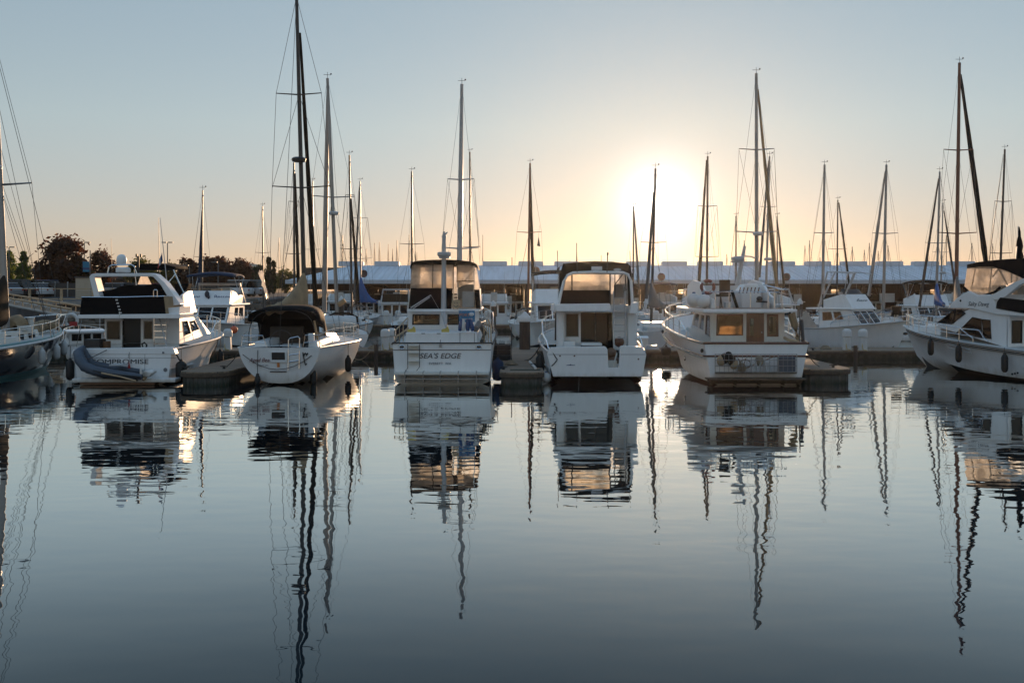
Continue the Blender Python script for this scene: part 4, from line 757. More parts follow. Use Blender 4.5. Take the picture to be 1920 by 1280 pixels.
m = MB(); m.ball(Fb.L(1146, 664, .9), (.22, .2, .25)); m.ball(Fb.L(1151, 676, .6), (.25, .2, .14)); m.build('cockpit_bag', 'teak', Fb.o, smooth=1)
m = MB(); m.ball(Fb.L(1161, 641, 2.0), (.2, .2, .2)); m.build('crab_pot_float', 'varnish', Fb.o, smooth=1)
W_ = 2.55
m = MB(); cc, hs = Fb.wall(m, [(1043, 656), (1194, 656), (1190, 581), (1044, 581)], W_, [(1060, 1086, 587, 632), (1089, 1150, 585, 656)], .06); m.build('cabin_rear_wall', 'gelcoat', Fb.o)
window(Fb.o, quad_at(cc, hs[0])[0], 'dark_glass', 'gelcoat_grey', .03)
q, n_ = quad_at(cc, hs[1]); dq = [p - n_ * .05 for p in q]; MB().panel(dq, (), .02).build('sliding_door', 'dark_glass', Fb.o)
MB().box(*(lambda a, b_: (a.x, b_.x, a.y + .03, a.y + .06, a.z, b_.z))(Fb.L(1115.5, 656, W_ + .0), Fb.L(1117.5, 585, W_))).build('door_stile', 'mast_dark', Fb.o)
MB().panel([p - n_ * 1.6 for p in [cc[0], cc[1], cc[2], cc[3]]], (), .02).build('saloon_bulkhead', 'interior', Fb.o)
for a, b_, y0 in ((1046, 1058, 583), (1177, 1195, 588)):
    m = MB(); Fb.bx(m, a, b_, y0, 655, 2.1, W_ - .01); m.build('bulkhead_pillar', 'gelcoat', Fb.o, bev=.04)
m = MB(); Fb.bx(m, 1057, 1079, 640, 655, 1.9, 2.5); Fb.bx(m, 1090, 1129, 643, 648, 1.7, 2.5); m.build('cockpit_seat', 'gelcoat', Fb.o, bev=.03)
xl, xr, zt = cc[0].x, cc[1].x, cc[2].z
for sd in (0, 1):
    X = xr if sd else xl; s_ = 1 if sd else -1; q = [V(X, W_, 1.2), V(X - .3 * s_, 7.6, 1.75), V(X - .35 * s_, 6.6, zt), V(X, W_, zt)]
    if not sd: q = [q[1], q[0], q[3], q[2]]
    hh = [(.15, .45, .5, .88), (.54, .5, .8, .88)] if sd else [(.2, .5, .46, .88), (.5, .45, .85, .88)]; m = MB(); m.panel(q, hh, .06); m.build('cabin_side', 'gelcoat', Fb.o)
    for h in hh: window(Fb.o, quad_at(q, h)[0], 'dark_glass', 'gelcoat_grey', .03)
q = [V(xr - .3, 7.6, 1.75), V(xl + .3, 7.6, 1.75), V(xl + .35, 6.6, zt), V(xr - .35, 6.6, zt)]; m = MB(); m.panel(q, [(.04, .2, .48, .92), (.52, .2, .96, .92)], .05); m.build('windscreen_frame', 'gelcoat', Fb.o)
for h in ((.04, .2, .48, .92), (.52, .2, .96, .92)): window(Fb.o, quad_at(q, h)[0], 'dark_glass')
m = MB(); Fb.pz(m, [(1043, 584), (1146, 584), (1144, 569), (1040, 570)], 1.2, 2.3); Fb.pz(m, [(1040, 586), (1196, 586), (1194, 572), (1042, 572)], 2.3, 6.8); m.build('bridge_deck', 'gelcoat', Fb.o, bev=.03)
m = MB(); Fb.pz(m, [(1180, 588), (1196, 588), (1197, 566), (1184, 568)], 1.4, 2.4); m.build('bridge_wing', 'gelcoat', Fb.o, bev=.03); m = MB(); Fb.pz(m, [(1038, 584), (1046, 584), (1046, 566), (1040, 568)], 1.4, 2.4); m.build('bridge_wing', 'gelcoat', Fb.o, bev=.03)
# canopy: roof, skirts, windows, arch
dyc, dyf = 1.6, 5.2
m = MB(); m.loft([[Fb.L(x, y, dyc) for x, y in ((1048, 512), (1050, 500), (1060, 494), (1085, 491), (1115, 489.5), (1150, 491), (1177, 494), (1183, 500), (1184, 512))], [V(p.x * .96, dyf, p.z + .02) for p in [Fb.L(x, y, dyc) for x, y in ((1048, 512), (1050, 500), (1060, 494), (1085, 491), (1115, 489.5), (1150, 491), (1177, 494), (1183, 500), (1184, 512))]]], closed=False, cap=False)
Fb.wall(m, [(1050, 514), (1182, 514), (1178, 493.5), (1056, 494)], dyc - .01, (), .02)
Fb.wall(m, [(1050, 570), (1143.5, 570), (1144, 544), (1053, 544)], dyc, (), .02)
Fb.wall(m, [(1178, 573), (1186, 573), (1186, 512), (1176, 512)], dyc, (), .02)
Fb.wall(m, [(1049, 570), (1054, 570), (1062, 513), (1048, 513)], dyc, (), .02); o = m.build('canopy', 'brown_canvas', Fb.o); 
m = MB(); Fb.wall(m, [(1054, 544), (1143.5, 544), (1143.5, 513), (1062, 513)], dyc, (), .006); a, c = Fb.L(1049, 572, dyc), Fb.L(1049, 512, dyc); m.panel([V(a.x + .1, dyf, a.z), a, c, V(c.x + .1, dyf, c.z)], (), .006); a2, c2 = Fb.L(1186, 572, dyc), Fb.L(1184, 512, dyc); m.panel([a2, V(a2.x - .1, dyf, a2.z), V(c2.x - .1, dyf, c2.z), c2], (), .006)
m.panel([V(a2.x - .1, dyf, a2.z + .4), V(a.x + .1, dyf, a.z + .4), V(c.x + .1, dyf, c.z), V(c2.x - .1, dyf, c2.z)], (), .006); m.build('clear_vinyl', 'vinyl', Fb.o)
m = MB(); m.panel([V(a2.x - .1, dyf, a2.z - .1), V(a.x + .1, dyf, a.z - .1), V(a.x + .1, dyf, a.z + .42), V(a2.x - .1, dyf, a2.z + .42)], (), .05); m.build('bridge_coaming', 'gelcoat_cream', Fb.o)
m = MB(); Fb.tb(m, [(1047, 572, dyc - .06), (1052, 548, dyc - .06), (1057, 528, dyc - .06), (1064, 516, dyc - .06), (1074, 511.5, dyc - .06), (1115, 510, dyc - .06), (1168, 511, dyc - .06), (1178, 515, dyc - .06), (1183, 526, dyc - .06), (1186, 574, dyc - .06)], .055, 8); m.build('canopy_arch', 'gelcoat', Fb.o, smooth=1)
m = MB()
for pts in ([(1072.5, 544, dyc - .02), (1072.5, 513, dyc - .02)], [(1144, 572, dyc - .02), (1144, 513, dyc - .02)]): Fb.tb(m, pts, .03, 5)
Fb.tb(m, [(1153, 533, 3), (1167, 515, 2.2)], .02); Fb.tb(m, [(1153, 560, 3.4), (1153, 514, 3.4)], .02); Fb.tb(m, [(1174, 545, 2.4), (1172, 514, 2.4)], .02); m.build('canopy_frame', 'mast_dark', Fb.o)
m = MB(); m.ball(Fb.L(1124, 541, 4.0), (.12, .12, .14)); m.build('bridge_speaker', 'dark_plastic', Fb.o, smooth=1); m = MB(); Fb.bx(m, 1153, 1182, 532, 560, 4.0, 4.5); Fb.bx(m, 1062, 1140, 536, 560, 4.5, 5.0); m.build('helm_console', 'cushion', Fb.o, bev=.06)
m = MB(); Fb.bx(m, 1109, 1129, 499.5, 506.5, dyc - .035, dyc - .02); m.build('canopy_label', 'white_letter', Fb.o)
m = MB(); m.ball(Fb.L(1157.5, 505.5, dyc - .02), (.15, .015, .055)); m.build('canopy_badge', 'gelcoat_grey', Fb.o, smooth=1)
m = MB(); Fb.tb(m, [(1082, 510, dyc - .1), (1081.5, 483, dyc - .1)], .014); Fb.tb(m, [(1138, 511, dyc - .1), (1139.5, 476, dyc - .1)], .018); m.ball(Fb.L(1139.5, 476, dyc - .1), (.035, .035, .07), 8, 6); Fb.tb(m, [(1046, 506, 3), (1045, 470, 3)], .014); Fb.tb(m, [(1182, 500, 3), (1181, 470, 3)], .012); m.build('antenna', 'mast_dark', Fb.o)
ladder(Fb, 1151.5, 1173, 546, 646, 1.35, 7, .024, 'bridge_ladder', 'mast_white', .2)
rail(Fb, .3, .98, .7, 8); m = MB()
for sd in (-1, 1): m.tube([Fb.sheer(.04, sd, .05, .06), Fb.sheer(.1, sd, .05, .3), Fb.sheer(.3, sd, .05, .42)], .03)
m.build('quarter_rail', 'steel', Fb.o, smooth=1)
ballf(Fb.o.location + Fb.L(1028, 703, .2) + V(-.08, 0, -.1), .19, 'round white fender at the finger dock corner beside the brown canopied cruiser', 'white_vinyl')
fender(Fb.o.location + Fb.sheer(.12, -1, -.18) + V(0, 0, -.95), 'black fender between the brown canopied cruiser and the steps finger dock', .16, .7)
fender(E.o.location + E.sheer(.05, 1, -.2) + V(0, 0, -1.4), 'large navy fender between the blue bannered cruiser and the finger dock', .21, .8, 'navy_canvas', .6)
fender(B.o.location + B.sheer(.03, 1, -.22) + V(0, 0, -1.15), 'black fender at the starboard quarter of the black canvassed motor yacht', .2, .7); fender(B.o.location + B.sheer(.02, -1, -.2) + V(0, 0, -1.15), 'black fender at the port quarter of the black canvassed motor yacht', .15, .75)
fender(B.o.location + B.sheer(.5, 1, -.15) + V(0, 0, -1.1), 'black fender hanging amidships in the sun on the black canvassed motor yacht', .14, .6)
# ================= G: trawler yacht
G = Boat('trawler_yacht', 'broad white trawler yacht with varnished door and round white fenders on its upper deck', 'trawler', 1418, 36)
hull(G, 11.5, 4.7, 1.5, 2.35, tb=.80, rake=1.0, chf=.86, rub='varnish', rub_r=.045, deck_from=0, boot=.2, bull=.55, bm=.5, pw=2.6, bottom='bootstripe')
m = MB()
for sd in (-1, 1): m.tube([G.sheer(t / 12, sd, -.02 + .02 * (t / 12), -.46 + .05 * t / 12) for t in range(12)], .04)
m.tube([G.sheer(0, -1, 0, -.46), G.sheer(0, 1, 0, -.46)], .04); m.tube([G.sheer(0, -1, 0, .01), G.sheer(0, 1, 0, .01)], .05); m.build('rub_strake', 'varnish', G.o, smooth=1)
m = MB(); a, c = G.L(1326, 709, -.5), G.L(1510, 708, -.5); m.box(a.x, c.x, -.6, -.02, a.z - .06, a.z); m.build('swim_platform', 'dock_beam', G.o, bev=.02)
m = MB()
for i in range(3): a, c = G.L(1330, 713 + i * 2.6, -.5), G.L(1506, 713 + i * 2.6, -.5); m.box(a.x, c.x, -.5 + .1 * i, -.02, a.z - .03, a.z)
for px in (1335, 1380, 1425, 1470, 1500): G.bx(m, px - 1, px + 1, 709, 722, -.45, -.05)
m.build('platform_slats', 'dock_beam', G.o)
m = MB()
for sd, t, dz in ((-1, .02, -.28), (-1, .62, -.28), (1, .04, -.28)): p = G.sheer(t, sd, -.01, dz); m.ball(p, (.06, .06, .08), 8, 6)
m.build('hawse_hole', 'dark_plastic', G.o)
m = MB(); p = G.sheer(.22, -1, .04, -.8); m.ball(p, (.05, .11, .1), 10, 6); m.build('hull_vent', 'steel', G.o, smooth=1)
# storage rack on the transom, with gear
t = thing('storage_rack', 'wire rack crammed with crabbing gear on the trawler transom', 'rack', G.o.location + G.L(1418, 698, -.3)); ro = G.L(1418, 698, -.3)
g = lambda px, py, dy=-.45: G.L(px, py, dy) - ro
m = MB()
for py in (664, 675, 686, 697): m.tube([g(1341, py), g(1494, py)], .012, 4)
for i in range(19): m.tube([g(1341 + 8.5 * i, 664), g(1341 + 8.5 * i, 698)], .008, 4)
for px in (1341, 1494, 1459): m.tube([g(px, 663), g(px, 699), g(px, 699, -.05)], .016, 5)
m.build('wire_frame', 'mast_alloy', t)
m = MB(); m.panel([g(1340, 699, -.44), g(1494, 699, -.44), g(1494, 698, -.05), g(1340, 698, -.05)], (), .03); m.build('rack_floor', 'dock_beam', t)
m = MB(); m.box(*(lambda a, b_: (a.x, b_.x, -.1, .12, a.z, b_.z))(g(1461, 698), g(1493, 669))); m.build('storage_bin', 'hypalon', t, bev=.03)
rg = random.Random(5)
for nm, mt, pts in (('gear_bag', 'brown_canvas', [(1358, 672), (1366, 669), (1372, 676)]), ('net_float', 'rail_wood', [(1352, 676), (1376, 682)]), ('rope_coil', 'rope_tan', [(1391, 690), (1424, 676)]), ('folded_chair', 'gelcoat_grey', [])):
    m = MB()
    for x, y in pts: m.ball(g(x, y, -.25), (.16, .12, .2), 10, 6)
    if nm == 'folded_chair':
        for x in (1412, 1421, 1438): m.tube([g(x, 697, -.4), g(x - 5, 675, -.3)], .03); m.tube([g(x, 697, -.4), g(x + 6, 678, -.35)], .025)
        m.panel([g(1432, 696, -.3), g(1446, 696, -.3), g(1444, 680, -.25), g(1430, 680, -.25)], (), .03)
    if nm == 'rope_coil':
        for k in range(4): m.tube([g(1398, 682, -.3) + V(.2 * math.cos(a), .03 * k, .15 * math.sin(a)) for a in [j * math.pi / 6 for j in range(12)]], .02, 5, True)
    m.build(nm, mt, t, smooth=1)
m = MB(); m.tube([g(1385, 672), g(1392, 697), g(1398, 672)], .02); m.tube([g(1380, 697, -.3), g(1452, 668, -.3)], .018); m.build('crab_pot', 'teak', t)
# deck house
hy = 2.4
m = MB(); cc, hs = G.wall(m, [(1333, 652), (1471, 652), (1470, 586), (1335, 586)], hy, [(1342, 1393, 589, 629), (1399, 1433, 587, 652), (1438, 1460, 589, 631)], .07); m.build('house_rear_wall', 'gelcoat_cream', G.o)
w1 = window(G.o, quad_at(cc, hs[0])[0], 'glass', 'varnish', .055); MB().panel(quad_at(cc, hs[0], .09)[0], (), .01).build('window_blind', 'blind', G.o)
window(G.o, quad_at(cc, hs[2])[0], 'glass', 'varnish', .09)
q, n_ = quad_at(cc, hs[1], .02); dr = MB(); dr.panel(q, [(.22, .35, .42, .85)], .05); dr = dr.build('saloon_door', 'varnish', G.o); window(dr, quad_at(q, (.22, .35, .42, .85))[0], 'glass', name='door_pane'); MB().ball(quad_at(q, (.85, .45, .9, .5))[0][0] + V(0, -.04, 0), .03, 8, 6).build('door_handle', 'steel', dr)
xl, xr, zt = cc[0].x, cc[1].x, cc[2].z
for sd in (0, 1):
    X = xr if sd else xl; s_ = 1 if sd else -1; q = [V(X, hy, 1.05), V(X - .15 * s_, 8.0, 1.4), V(X - .3 * s_, 7.4, zt), V(X, hy, zt)]
    if not sd: q = [q[1], q[0], q[3], q[2]]
    hh = [(.05, .42, .2, .92), (.25, .42, .5, .92), (.55, .42, .92, .92)]
    if not sd: hh = [(.06, .42, .36, .92), (.42, .42, .66, .92), (.74, .36, .95, .92)]
    m = MB(); m.panel(q, hh, .06); m.build('house_side', 'gelcoat_cream', G.o)
    for h in hh: window(G.o, quad_at(q, h)[0], 'glass', 'varnish' if h[0] > .7 or sd else 'gelcoat', .04)
q = [V(xr - .15, 8, 1.4), V(xl + .15, 8, 1.4), V(xl + .3, 7.4, zt), V(xr - .3, 7.4, zt)]; hh = [(.04, .4, .32, .93), (.36, .4, .64, .93), (.68, .4, .96, .93)]; m = MB(); m.panel(q, hh, .05); m.build('windscreen_frame', 'gelcoat_cream', G.o)
for h in hh: window(G.o, quad_at(q, h)[0], 'glass')
m = MB(); a = [(-2.0, 1.2), (1.85, 1.2), (1.85, 7.9), (-2.0, 7.9)]
zr = G.L(1400, 586.5, 1.2).z; xa, xb = G.L(1318, 586, 1.2).x, G.L(1497, 586, 1.2).x
m.prism([(xa, 1.2), (xb - .35, 1.2), (xb - .3, 3.0), (xb - .35, 7.9), (xa + .1, 7.9), (xa - .1, 4)], 'z', zr, zr + .14); m.box(xb - .35, xb + .05, 1.5, 2.6, zr + .02, zr + .13); m.build('upper_deck', 'gelcoat', G.o, bev=.03)
m = MB(); m.box(xa + .1, xb - .5, 1.4, 6.5, zr + .142, zr + .16); m.build('deck_planking', 'teak', G.o)
zd = zr + .15
m = MB()     # flybridge sides, low aft and sweeping up forward
for sd in (-1, 1):
    X = (xa + .28) if sd < 0 else xb - .62; prof = [(2.0, zd, zd + .42), (2.6, zd, zd + .55), (3.6, zd, zd + 1.0), (5.2, zd, zd + 1.12), (6.4, zd, zd + .9)]
    m.loft([[V(X, y, z0), V(X + .10 * -sd, y, z0), V(X + (.10 + .06) * -sd, y, z1), V(X + .06 * -sd, y, z1)] for y, z0, z1 in prof])
m.loft([[V(xa + .3, 6.4, zd), V(xa + .3, 6.5, zd), V(xa + .4, 6.3, zd + .9), V(xa + .4, 6.2, zd + .9)], [V(xb - .6, 6.4, zd), V(xb - .6, 6.5, zd), V(xb - .7, 6.3, zd + .9), V(xb - .7, 6.2, zd + .9)]]); m.build('flybridge_coaming', 'gelcoat', G.o, smooth=30)
m = MB(); G.pz(m, [(1391, 580), (1430, 580), (1428, 545), (1420, 532), (1398, 532), (1388, 545)], 3.4, 4.4); m.build('flybridge_console', 'gelcoat', G.o, bev=.06)
m = MB()
for i in range(6): G.tb(m, [(1386 + 7.0 * i, 549, 2.6), (1388.5 + 7.0 * i, 539, 2.7)], .026, 6)
m.build('rod_holders', 'varnish', G.o)
m = MB(); G.bx(m, 1349.5, 1369, 524.5, 552, 2.9, 3.0); G.bx(m, 1349, 1371, 552, 556, 2.3, 3.0); 
for px in (1351, 1368): G.tb(m, [(px, 556, 2.35), (px - 1, 579, 2.35)], .022); G.tb(m, [(px, 552, 2.95), (px + 3, 577, 3.0)], .022)
G.tb(m, [(1372, 545, 2.4), (1383, 578, 2.6)], .06); m.build('deck_chair', 'brown_canvas', G.o)
for px in (1360, 1430):
    m = MB(); m.box(*(lambda a, b_: (a.x, b_.x, 2.2, 2.5, a.z, b_.z))(G.L(px, 580, 2.2), G.L(px + 14, 566, 2.2))); m.build('deck_gear', 'gelcoat_grey', G.o, bev=.03)
m = MB(); m.ball(G.L(1424, 560, 2.0), (.12, .12, .1)); G.tb(m, [(1418, 565, 2), (1440, 566, 2)], .04); m.build('winch', 'mast_dark', G.o, smooth=1)
m = MB(); G.tb(m, [(1383, 535, 4.6), (1388, 505, 4.6), (1396.5, 461, 4.6)], [.12, .09, .06], 8); mo = m.build('signal_mast', 'mast_white', G.o, smooth=1)
m = MB(); m.loft([[G.L(x, y, 4.3) for x, y in ((1374, 481), (1397, 479), (1397, 489), (1376, 490))], [G.L(x, y, 4.3) + V(0, .5, 0) for x, y in ((1374, 481), (1397, 479), (1397, 489), (1376, 490))]]); m.build('radar_dome', 'gelcoat_grey', mo, bev=.08)
m = MB(); c = G.L(1385, 491, 4.55); m.tube([c + V(.34 * math.cos(k * math.pi / 8), .3 * math.sin(k * math.pi / 8), 0) for k in range(16)], .022, 5, True); G.tb(m, [(1396, 480, 4.6), (1408, 481, 4.6), (1416, 484, 4.6)], .03); m.build('mast_bracket', 'mast_white', mo, smooth=1)
m = MB(); G.tb(m, [(1432, 534, 3), (1470, 543, 2), (1474, 541, 2)], .03); G.tb(m, [(1330, 548, 2.0), (1380, 546, 1.6), (1460, 548, 1.6), (1474, 552, 2)], .018)
for px in (1342, 1367, 1407, 1440, 1452, 1466): G.tb(m, [(px, 580, 1.6), (px, 541 if px > 1435 else 547, 1.6)], .017)
m.build('upper_rail', 'steel', G.o, smooth=1)
t = thing('lifebuoy', 'dull red lifebuoy on the port rail of the trawler upper deck', 'lifebuoy', G.o.location + G.L(1327, 538, 2.2)); MB().tube([(.24 * math.cos(k * math.pi / 10), 0, .24 * math.sin(k * math.pi / 10)) for k in range(20)], .065, 8, True).build('ring', 'buoy_red', t, smooth=1)
for k in range(4): a = math.pi / 4 + k * math.pi / 2; MB().tube([(.24 * math.cos(a + d), 0, .24 * math.sin(a + d)) for d in (-.16, 0, .16)], .069, 8).build('band', 'gelcoat_grey', t, smooth=1)
ballf(G.o.location + G.L(1301, 563, 2.4), .27, 'round white buoy fender on the trawler roof, outer one of two', 'white_vinyl', group='round fenders on the trawler'); ballf(G.o.location + G.L(1319, 565, 2.0), .27, 'round white buoy fender on the trawler roof, inner one of two', 'white_vinyl', group='round fenders on the trawler')
m = MB(); G.pz(m, [(1331, 583), (1343, 583), (1341, 562), (1334, 558)], 1.9, 2.3); m.build('deck_locker', 'gelcoat', G.o, bev=.05)
m = MB(); G.tb(m, [(1484, 588, 1.8), (1490, 610, 1.7), (1495, 632, 1.5), (1497, 641, 1.4)], [.15, .14, .09, .04], 8); m.build('rolled_awning', 'tan_canvas', G.o, smooth=1)
m = MB(); G.tb(m, [(1500, 582, 1.5), (1499, 645, 1.2)], .025); G.tb(m, [(1503, 600, 1.5), (1506, 643, 1.2)], .07); m.build('awning_pole', 'mast_dark', G.o)
m = MB(); G.tb(m, [(1471, 633, 2.2), (1478, 637, 1), (1497, 641, .3)], .06); m.build('boarding_plank', 'rail_wood', G.o)
rail(G, .22, .985, .62, 8, r=.024); m = MB()
for sd in (-1, 1): m.tube([G.sheer(t, sd, .03, .03) for t in (.2, .3, .4, .5, .6, .7, .8, .9, .96)], .035)
m.build('cap_rail', 'steel', G.o, smooth=1)
m = MB(); m.box(xl + .3, xr - .3, 8.0, 9.6, 1.3, 1.75); m.build('foredeck_trunk', 'gelcoat_cream', G.o, bev=.05)
fender(PZ(1249, 46.5, .35), 'dark round fender at the dock by the trawler bow', .24, .45, 'black_rubber', .3)
line('trawler_bow_line', 'rope from the trawler bow down to the main dock', [G.o.location + G.sheer(.93, -1, .05), PZ(1238, 49.5, DZ + .05)], .018, 'rope', .15)
m = MB(); t = thing('dock_hose', 'pale coiled hose heaped on the main dock in the sun glare', 'hose', PZ(1222, 49.8, DZ + .02))
for k in range(4): m.tube([((.34 - .03 * k) * math.cos(a), (.3 - .03 * k) * math.sin(a), .04 + .05 * k) for a in [j * math.pi / 7 for j in range(14)]], .03, 6, True)
m.build('coil', 'gelcoat_grey', t, smooth=1)
# ================= H: motor yacht at the right edge, bow to the left
H = Boat('flybridge_yacht', 'white flybridge yacht with black bimini and clear vinyl seen bow to the left', 'motor yacht', 2085, 35.5, .288)
hull(H, 11.2, 3.9, 1.08, 1.78, tb=.93, rake=1.5, chf=.9, rub='gelcoat_grey', deck_from=.2, boot=.1, bs=1.25)
def SX(px, py, x): return H.S(px, py, x)
def yz(pts, x): return [(SX(px, py, x).y, SX(px, py, x).z) for px, py in pts]
m = MB()
for k in (.28,): m.tube([H.sheer(t / 14, -1, -.005, -.10) for t in range(14)], .02); m.tube([H.sheer(t / 14, -1, -.0, -.16) for t in range(14)], .012)
m.build('rub_strake', 'dark_plastic', H.o, smooth=1)
hw = 1.42
foot = lambda px, py: SX(px, py, -hw)
ys = [foot(1912, 650).y, foot(1878, 640).y, foot(1795, 625).y, foot(1757, 606).y]
side = [SX(1890, 652, -hw), SX(1755, 612, -hw), SX(1822, 577, -hw), SX(1893, 592, -hw)]
def sidewall(sd):
    q0, q1, q2, q3 = [V(sd * -abs(p.x) * (-1 if sd > 0 else 1) if False else sd * hw, p.y, p.z) for p in side]
    m = MB(); q = [q1, q0, q3, q2] if sd < 0 else [q0, q1, q2, q3]
    vs = q; n = V(sd, 0, 0); m.add(vs + [p - n * .06 for p in vs], [(0, 1, 2, 3), (7, 6, 5, 4), (0, 4, 5, 1), (1, 5, 6, 2), (2, 6, 7, 3), (3, 7, 4, 0)]); m.build('cabin_side', 'gelcoat', H.o)
for sd in (-1, 1): sidewall(sd)
def sidewin(pts, sd, glass='dark_glass', frame='dark_plastic'):
    vs = [SX(px, py, -hw) for px, py in pts]; vs = [V(sd * (hw + .012), p.y, p.z) for p in vs]; n = len(vs)
    o = MB().add(vs + [p - V(sd * .02, 0, 0) for p in vs], [tuple(range(n)), tuple(range(2 * n - 1, n - 1, -1))] + [(i, (i + 1) % n, n + (i + 1) % n, n + i) for i in range(n)]).build('window', glass, H.o)
    f = MB().tube(vs, .022, 5, True); f.build('window_frame', frame, o); return o
for sd in (-1, 1):
    sidewin([(1758, 605), (1785, 607), (1793, 580.5), (1792, 579.5)], sd); sidewin([(1787, 607), (1794, 600), (1811, 587), (1803, 581), (1794, 580.5)], sd)
    sidewin([(1793, 625), (1842, 633), (1840, 598), (1824, 595)], sd); sidewin([(1844, 633.5), (1859, 635), (1857, 600), (1842, 598.5)], sd)
fr = [V(-hw + .02, side[1].y - .01, side[1].z), V(hw - .02, side[1].y - .01, side[1].z), V(hw - .02, side[2].y - .01, side[2].z), V(-hw + .02, side[2].y - .01, side[2].z)]
m = MB(); m.panel([fr[1], fr[0], fr[3], fr[2]], [(.05, .15, .48, .9), (.52, .15, .95, .9)], .05); m.build('windscreen_frame', 'gelcoat', H.o)
for h in ((.05, .15, .48, .9), (.52, .15, .95, .9)): window(H.o, quad_at([fr[1], fr[0], fr[3], fr[2]], h)[0], 'dark_glass')
yb = side[0].y; m = MB(); q = [V(-hw, yb + .02, .6), V(hw, yb + .02, .6), V(hw, yb - .0, side[3].z), V(-hw, yb, side[3].z)]; hh = [(.06, .42, .24, .9), (.3, .02, .62, .92), (.68, .42, .94, .9)]; m.panel(q, hh, .06); m.build('cabin_rear_wall', 'gelcoat', H.o)
for i, h in enumerate(hh): window(H.o, quad_at(q, h)[0], 'dark_glass', 'dark_plastic', .03, name='sliding_door' if i == 1 else 'window')
m = MB(); m.loft([[V(s * 1.3, side[1].y - .1, 1.5), V(s * 1.25, side[1].y - .1, side[1].z + .05), V(s * .9, 9.0, 1.86), V(s * .95, 9.0, 1.6)] for s in (-1, 1)]); m.build('foredeck_trunk', 'gelcoat', H.o, bev=.04)
# flybridge moulding
fw = 1.5; yzs = yz([(1780, 578), (1779, 574), (1794, 558), (1815, 545), (1831, 553), (1855, 552), (1863, 560), (1868, 578), (1925, 590), (1925, 594), (1868, 590), (1822, 579)], -fw)
m = MB(); m.prism(yzs, 'x', -fw, fw); m.build('flybridge_body', 'gelcoat', H.o, bev=.04)
aw = yz([(1856, 556), (1868, 549), (1905, 528), (1935, 516), (1935, 524), (1912, 534), (1885, 556), (1868, 562)], -fw)
m = MB(); m.prism(aw, 'x', -fw - .02, -fw + .14); m.prism(aw, 'x', fw - .14, fw + .02); ya, za = aw[3]; yb2, zb2 = aw[4]; m.box(-fw, fw, ya - .5, ya - .15, zb2, za); m.build('radar_arch', 'gelcoat', H.o)
cl = yz([(1868, 578), (1870, 566), (1876, 557.5), (1925, 563), (1925, 588)], -fw - .01)
m = MB(); m.prism(cl, 'x', -fw - .03, -fw - .004); m.build('weather_cloth', 'black_canvas', H.o); m = MB(); m.prism(cl, 'x', fw + .004, fw + .03); m.build('weather_cloth', 'black_canvas', H.o)
vw = 1.36
vy = yz([(1808, 539), (1814, 499), (1860, 496), (1905, 514), (1925, 524), (1890, 532), (1868, 545), (1835, 557), (1825, 555)], -vw)
m = MB(); m.prism(vy, 'x', -vw - .003, -vw + .003); m.prism(vy, 'x', vw - .003, vw + .003); p0, p1 = vy[0], vy[1]; m.panel([V(vw, p0[0] + .002, p0[1]), V(-vw, p0[0] + .002, p0[1]), V(-vw, p1[0] + .002, p1[1]), V(vw, p1[0] + .002, p1[1])], (), .006); m.build('clear_vinyl', 'vinyl', H.o)
m = MB()
for s in (-1, 1): m.tube([V(s * (vw + .01), *p) for p in yz([(1808, 539), (1825, 555), (1835, 558), (1868, 546), (1876, 538)], -vw)], .05, 6)
m.build('enclosure_hem', 'black_canvas', H.o, smooth=1)
bt = [(1813, 496), (1835, 491), (1870, 487), (1905, 485.5), (1935, 484)]; bb = [(1813, 503), (1835, 500), (1862, 500), (1890, 509), (1935, 530)]
m = MB(); rings = []
for (a, c) in zip(yz(bt, -vw - .06), yz(bb, -vw - .06)):
    rings.append([V(-vw - .06, c[0], c[1]), V(-vw - .06, a[0], a[1]), V(-.6, a[0], a[1] + .06), V(.6, a[0], a[1] + .06), V(vw + .06, a[0], a[1]), V(vw + .06, c[0], c[1])])
m.loft(rings, closed=False, cap=False); m.add(rings[0], [tuple(range(6))]); o = m.build('bimini', 'black_canvas', H.o, smooth=40)
m = MB()
for s in (-1, 1):
    for pp in ([(1828, 500), (1820, 543)], [(1859, 497), (1853, 551)], [(1872, 505), (1888, 534)], [(1860, 519), (1872, 503)], [(1895, 530), (1896, 508)], [(1905, 531), (1909, 487)]): m.tube([V(s * (vw - .03), *p) for p in yz(pp, -vw)], .022)
m.build('bimini_frame', 'mast_dark', H.o, smooth=1)
m = MB()
for s in (-.5, .5): m.loft([[V(s - .3, *p) for p in yz([(1838, 552), (1836, 535), (1842, 534), (1850, 552)], -vw)], [V(s + .3, *p) for p in yz([(1838, 552), (1836, 535), (1842, 534), (1850, 552)], -vw)]])
m.build('helm_seat', 'cushion', H.o, bev=.05)
p = SX(1834, 570, -fw - .006); tx = text('Salty Dawg', p + V(-.002, 0, 0), .25, 'grey_letter', H.o, rot=(90, 0, -90), shear=.3, sx=1.0)
m = MB(); m.ball(SX(1801, 563.5, -fw), (.03, .05, .05), 8, 6); m.build('deck_light', 'dark_plastic', H.o, smooth=1)
rail(H, .42, .985, .55, 8, r=.02)
m = MB(); m.tube([V(-1.75, *p) for p in yz([(1801, 626), (1803, 616), (1828, 618), (1836, 619), (1846, 634), (1853, 640)], -1.75)], .02); m.build('hand_rail', 'steel', H.o, smooth=1)
m = MB(); pp = yz([(1777, 647), (1782, 645), (1822, 656), (1823, 662), (1780, 652)], -1.88); m.tube([V(-1.93, *p) for p in pp], .018, 5, True); m.build('hull_window', 'gelcoat_grey', H.o)
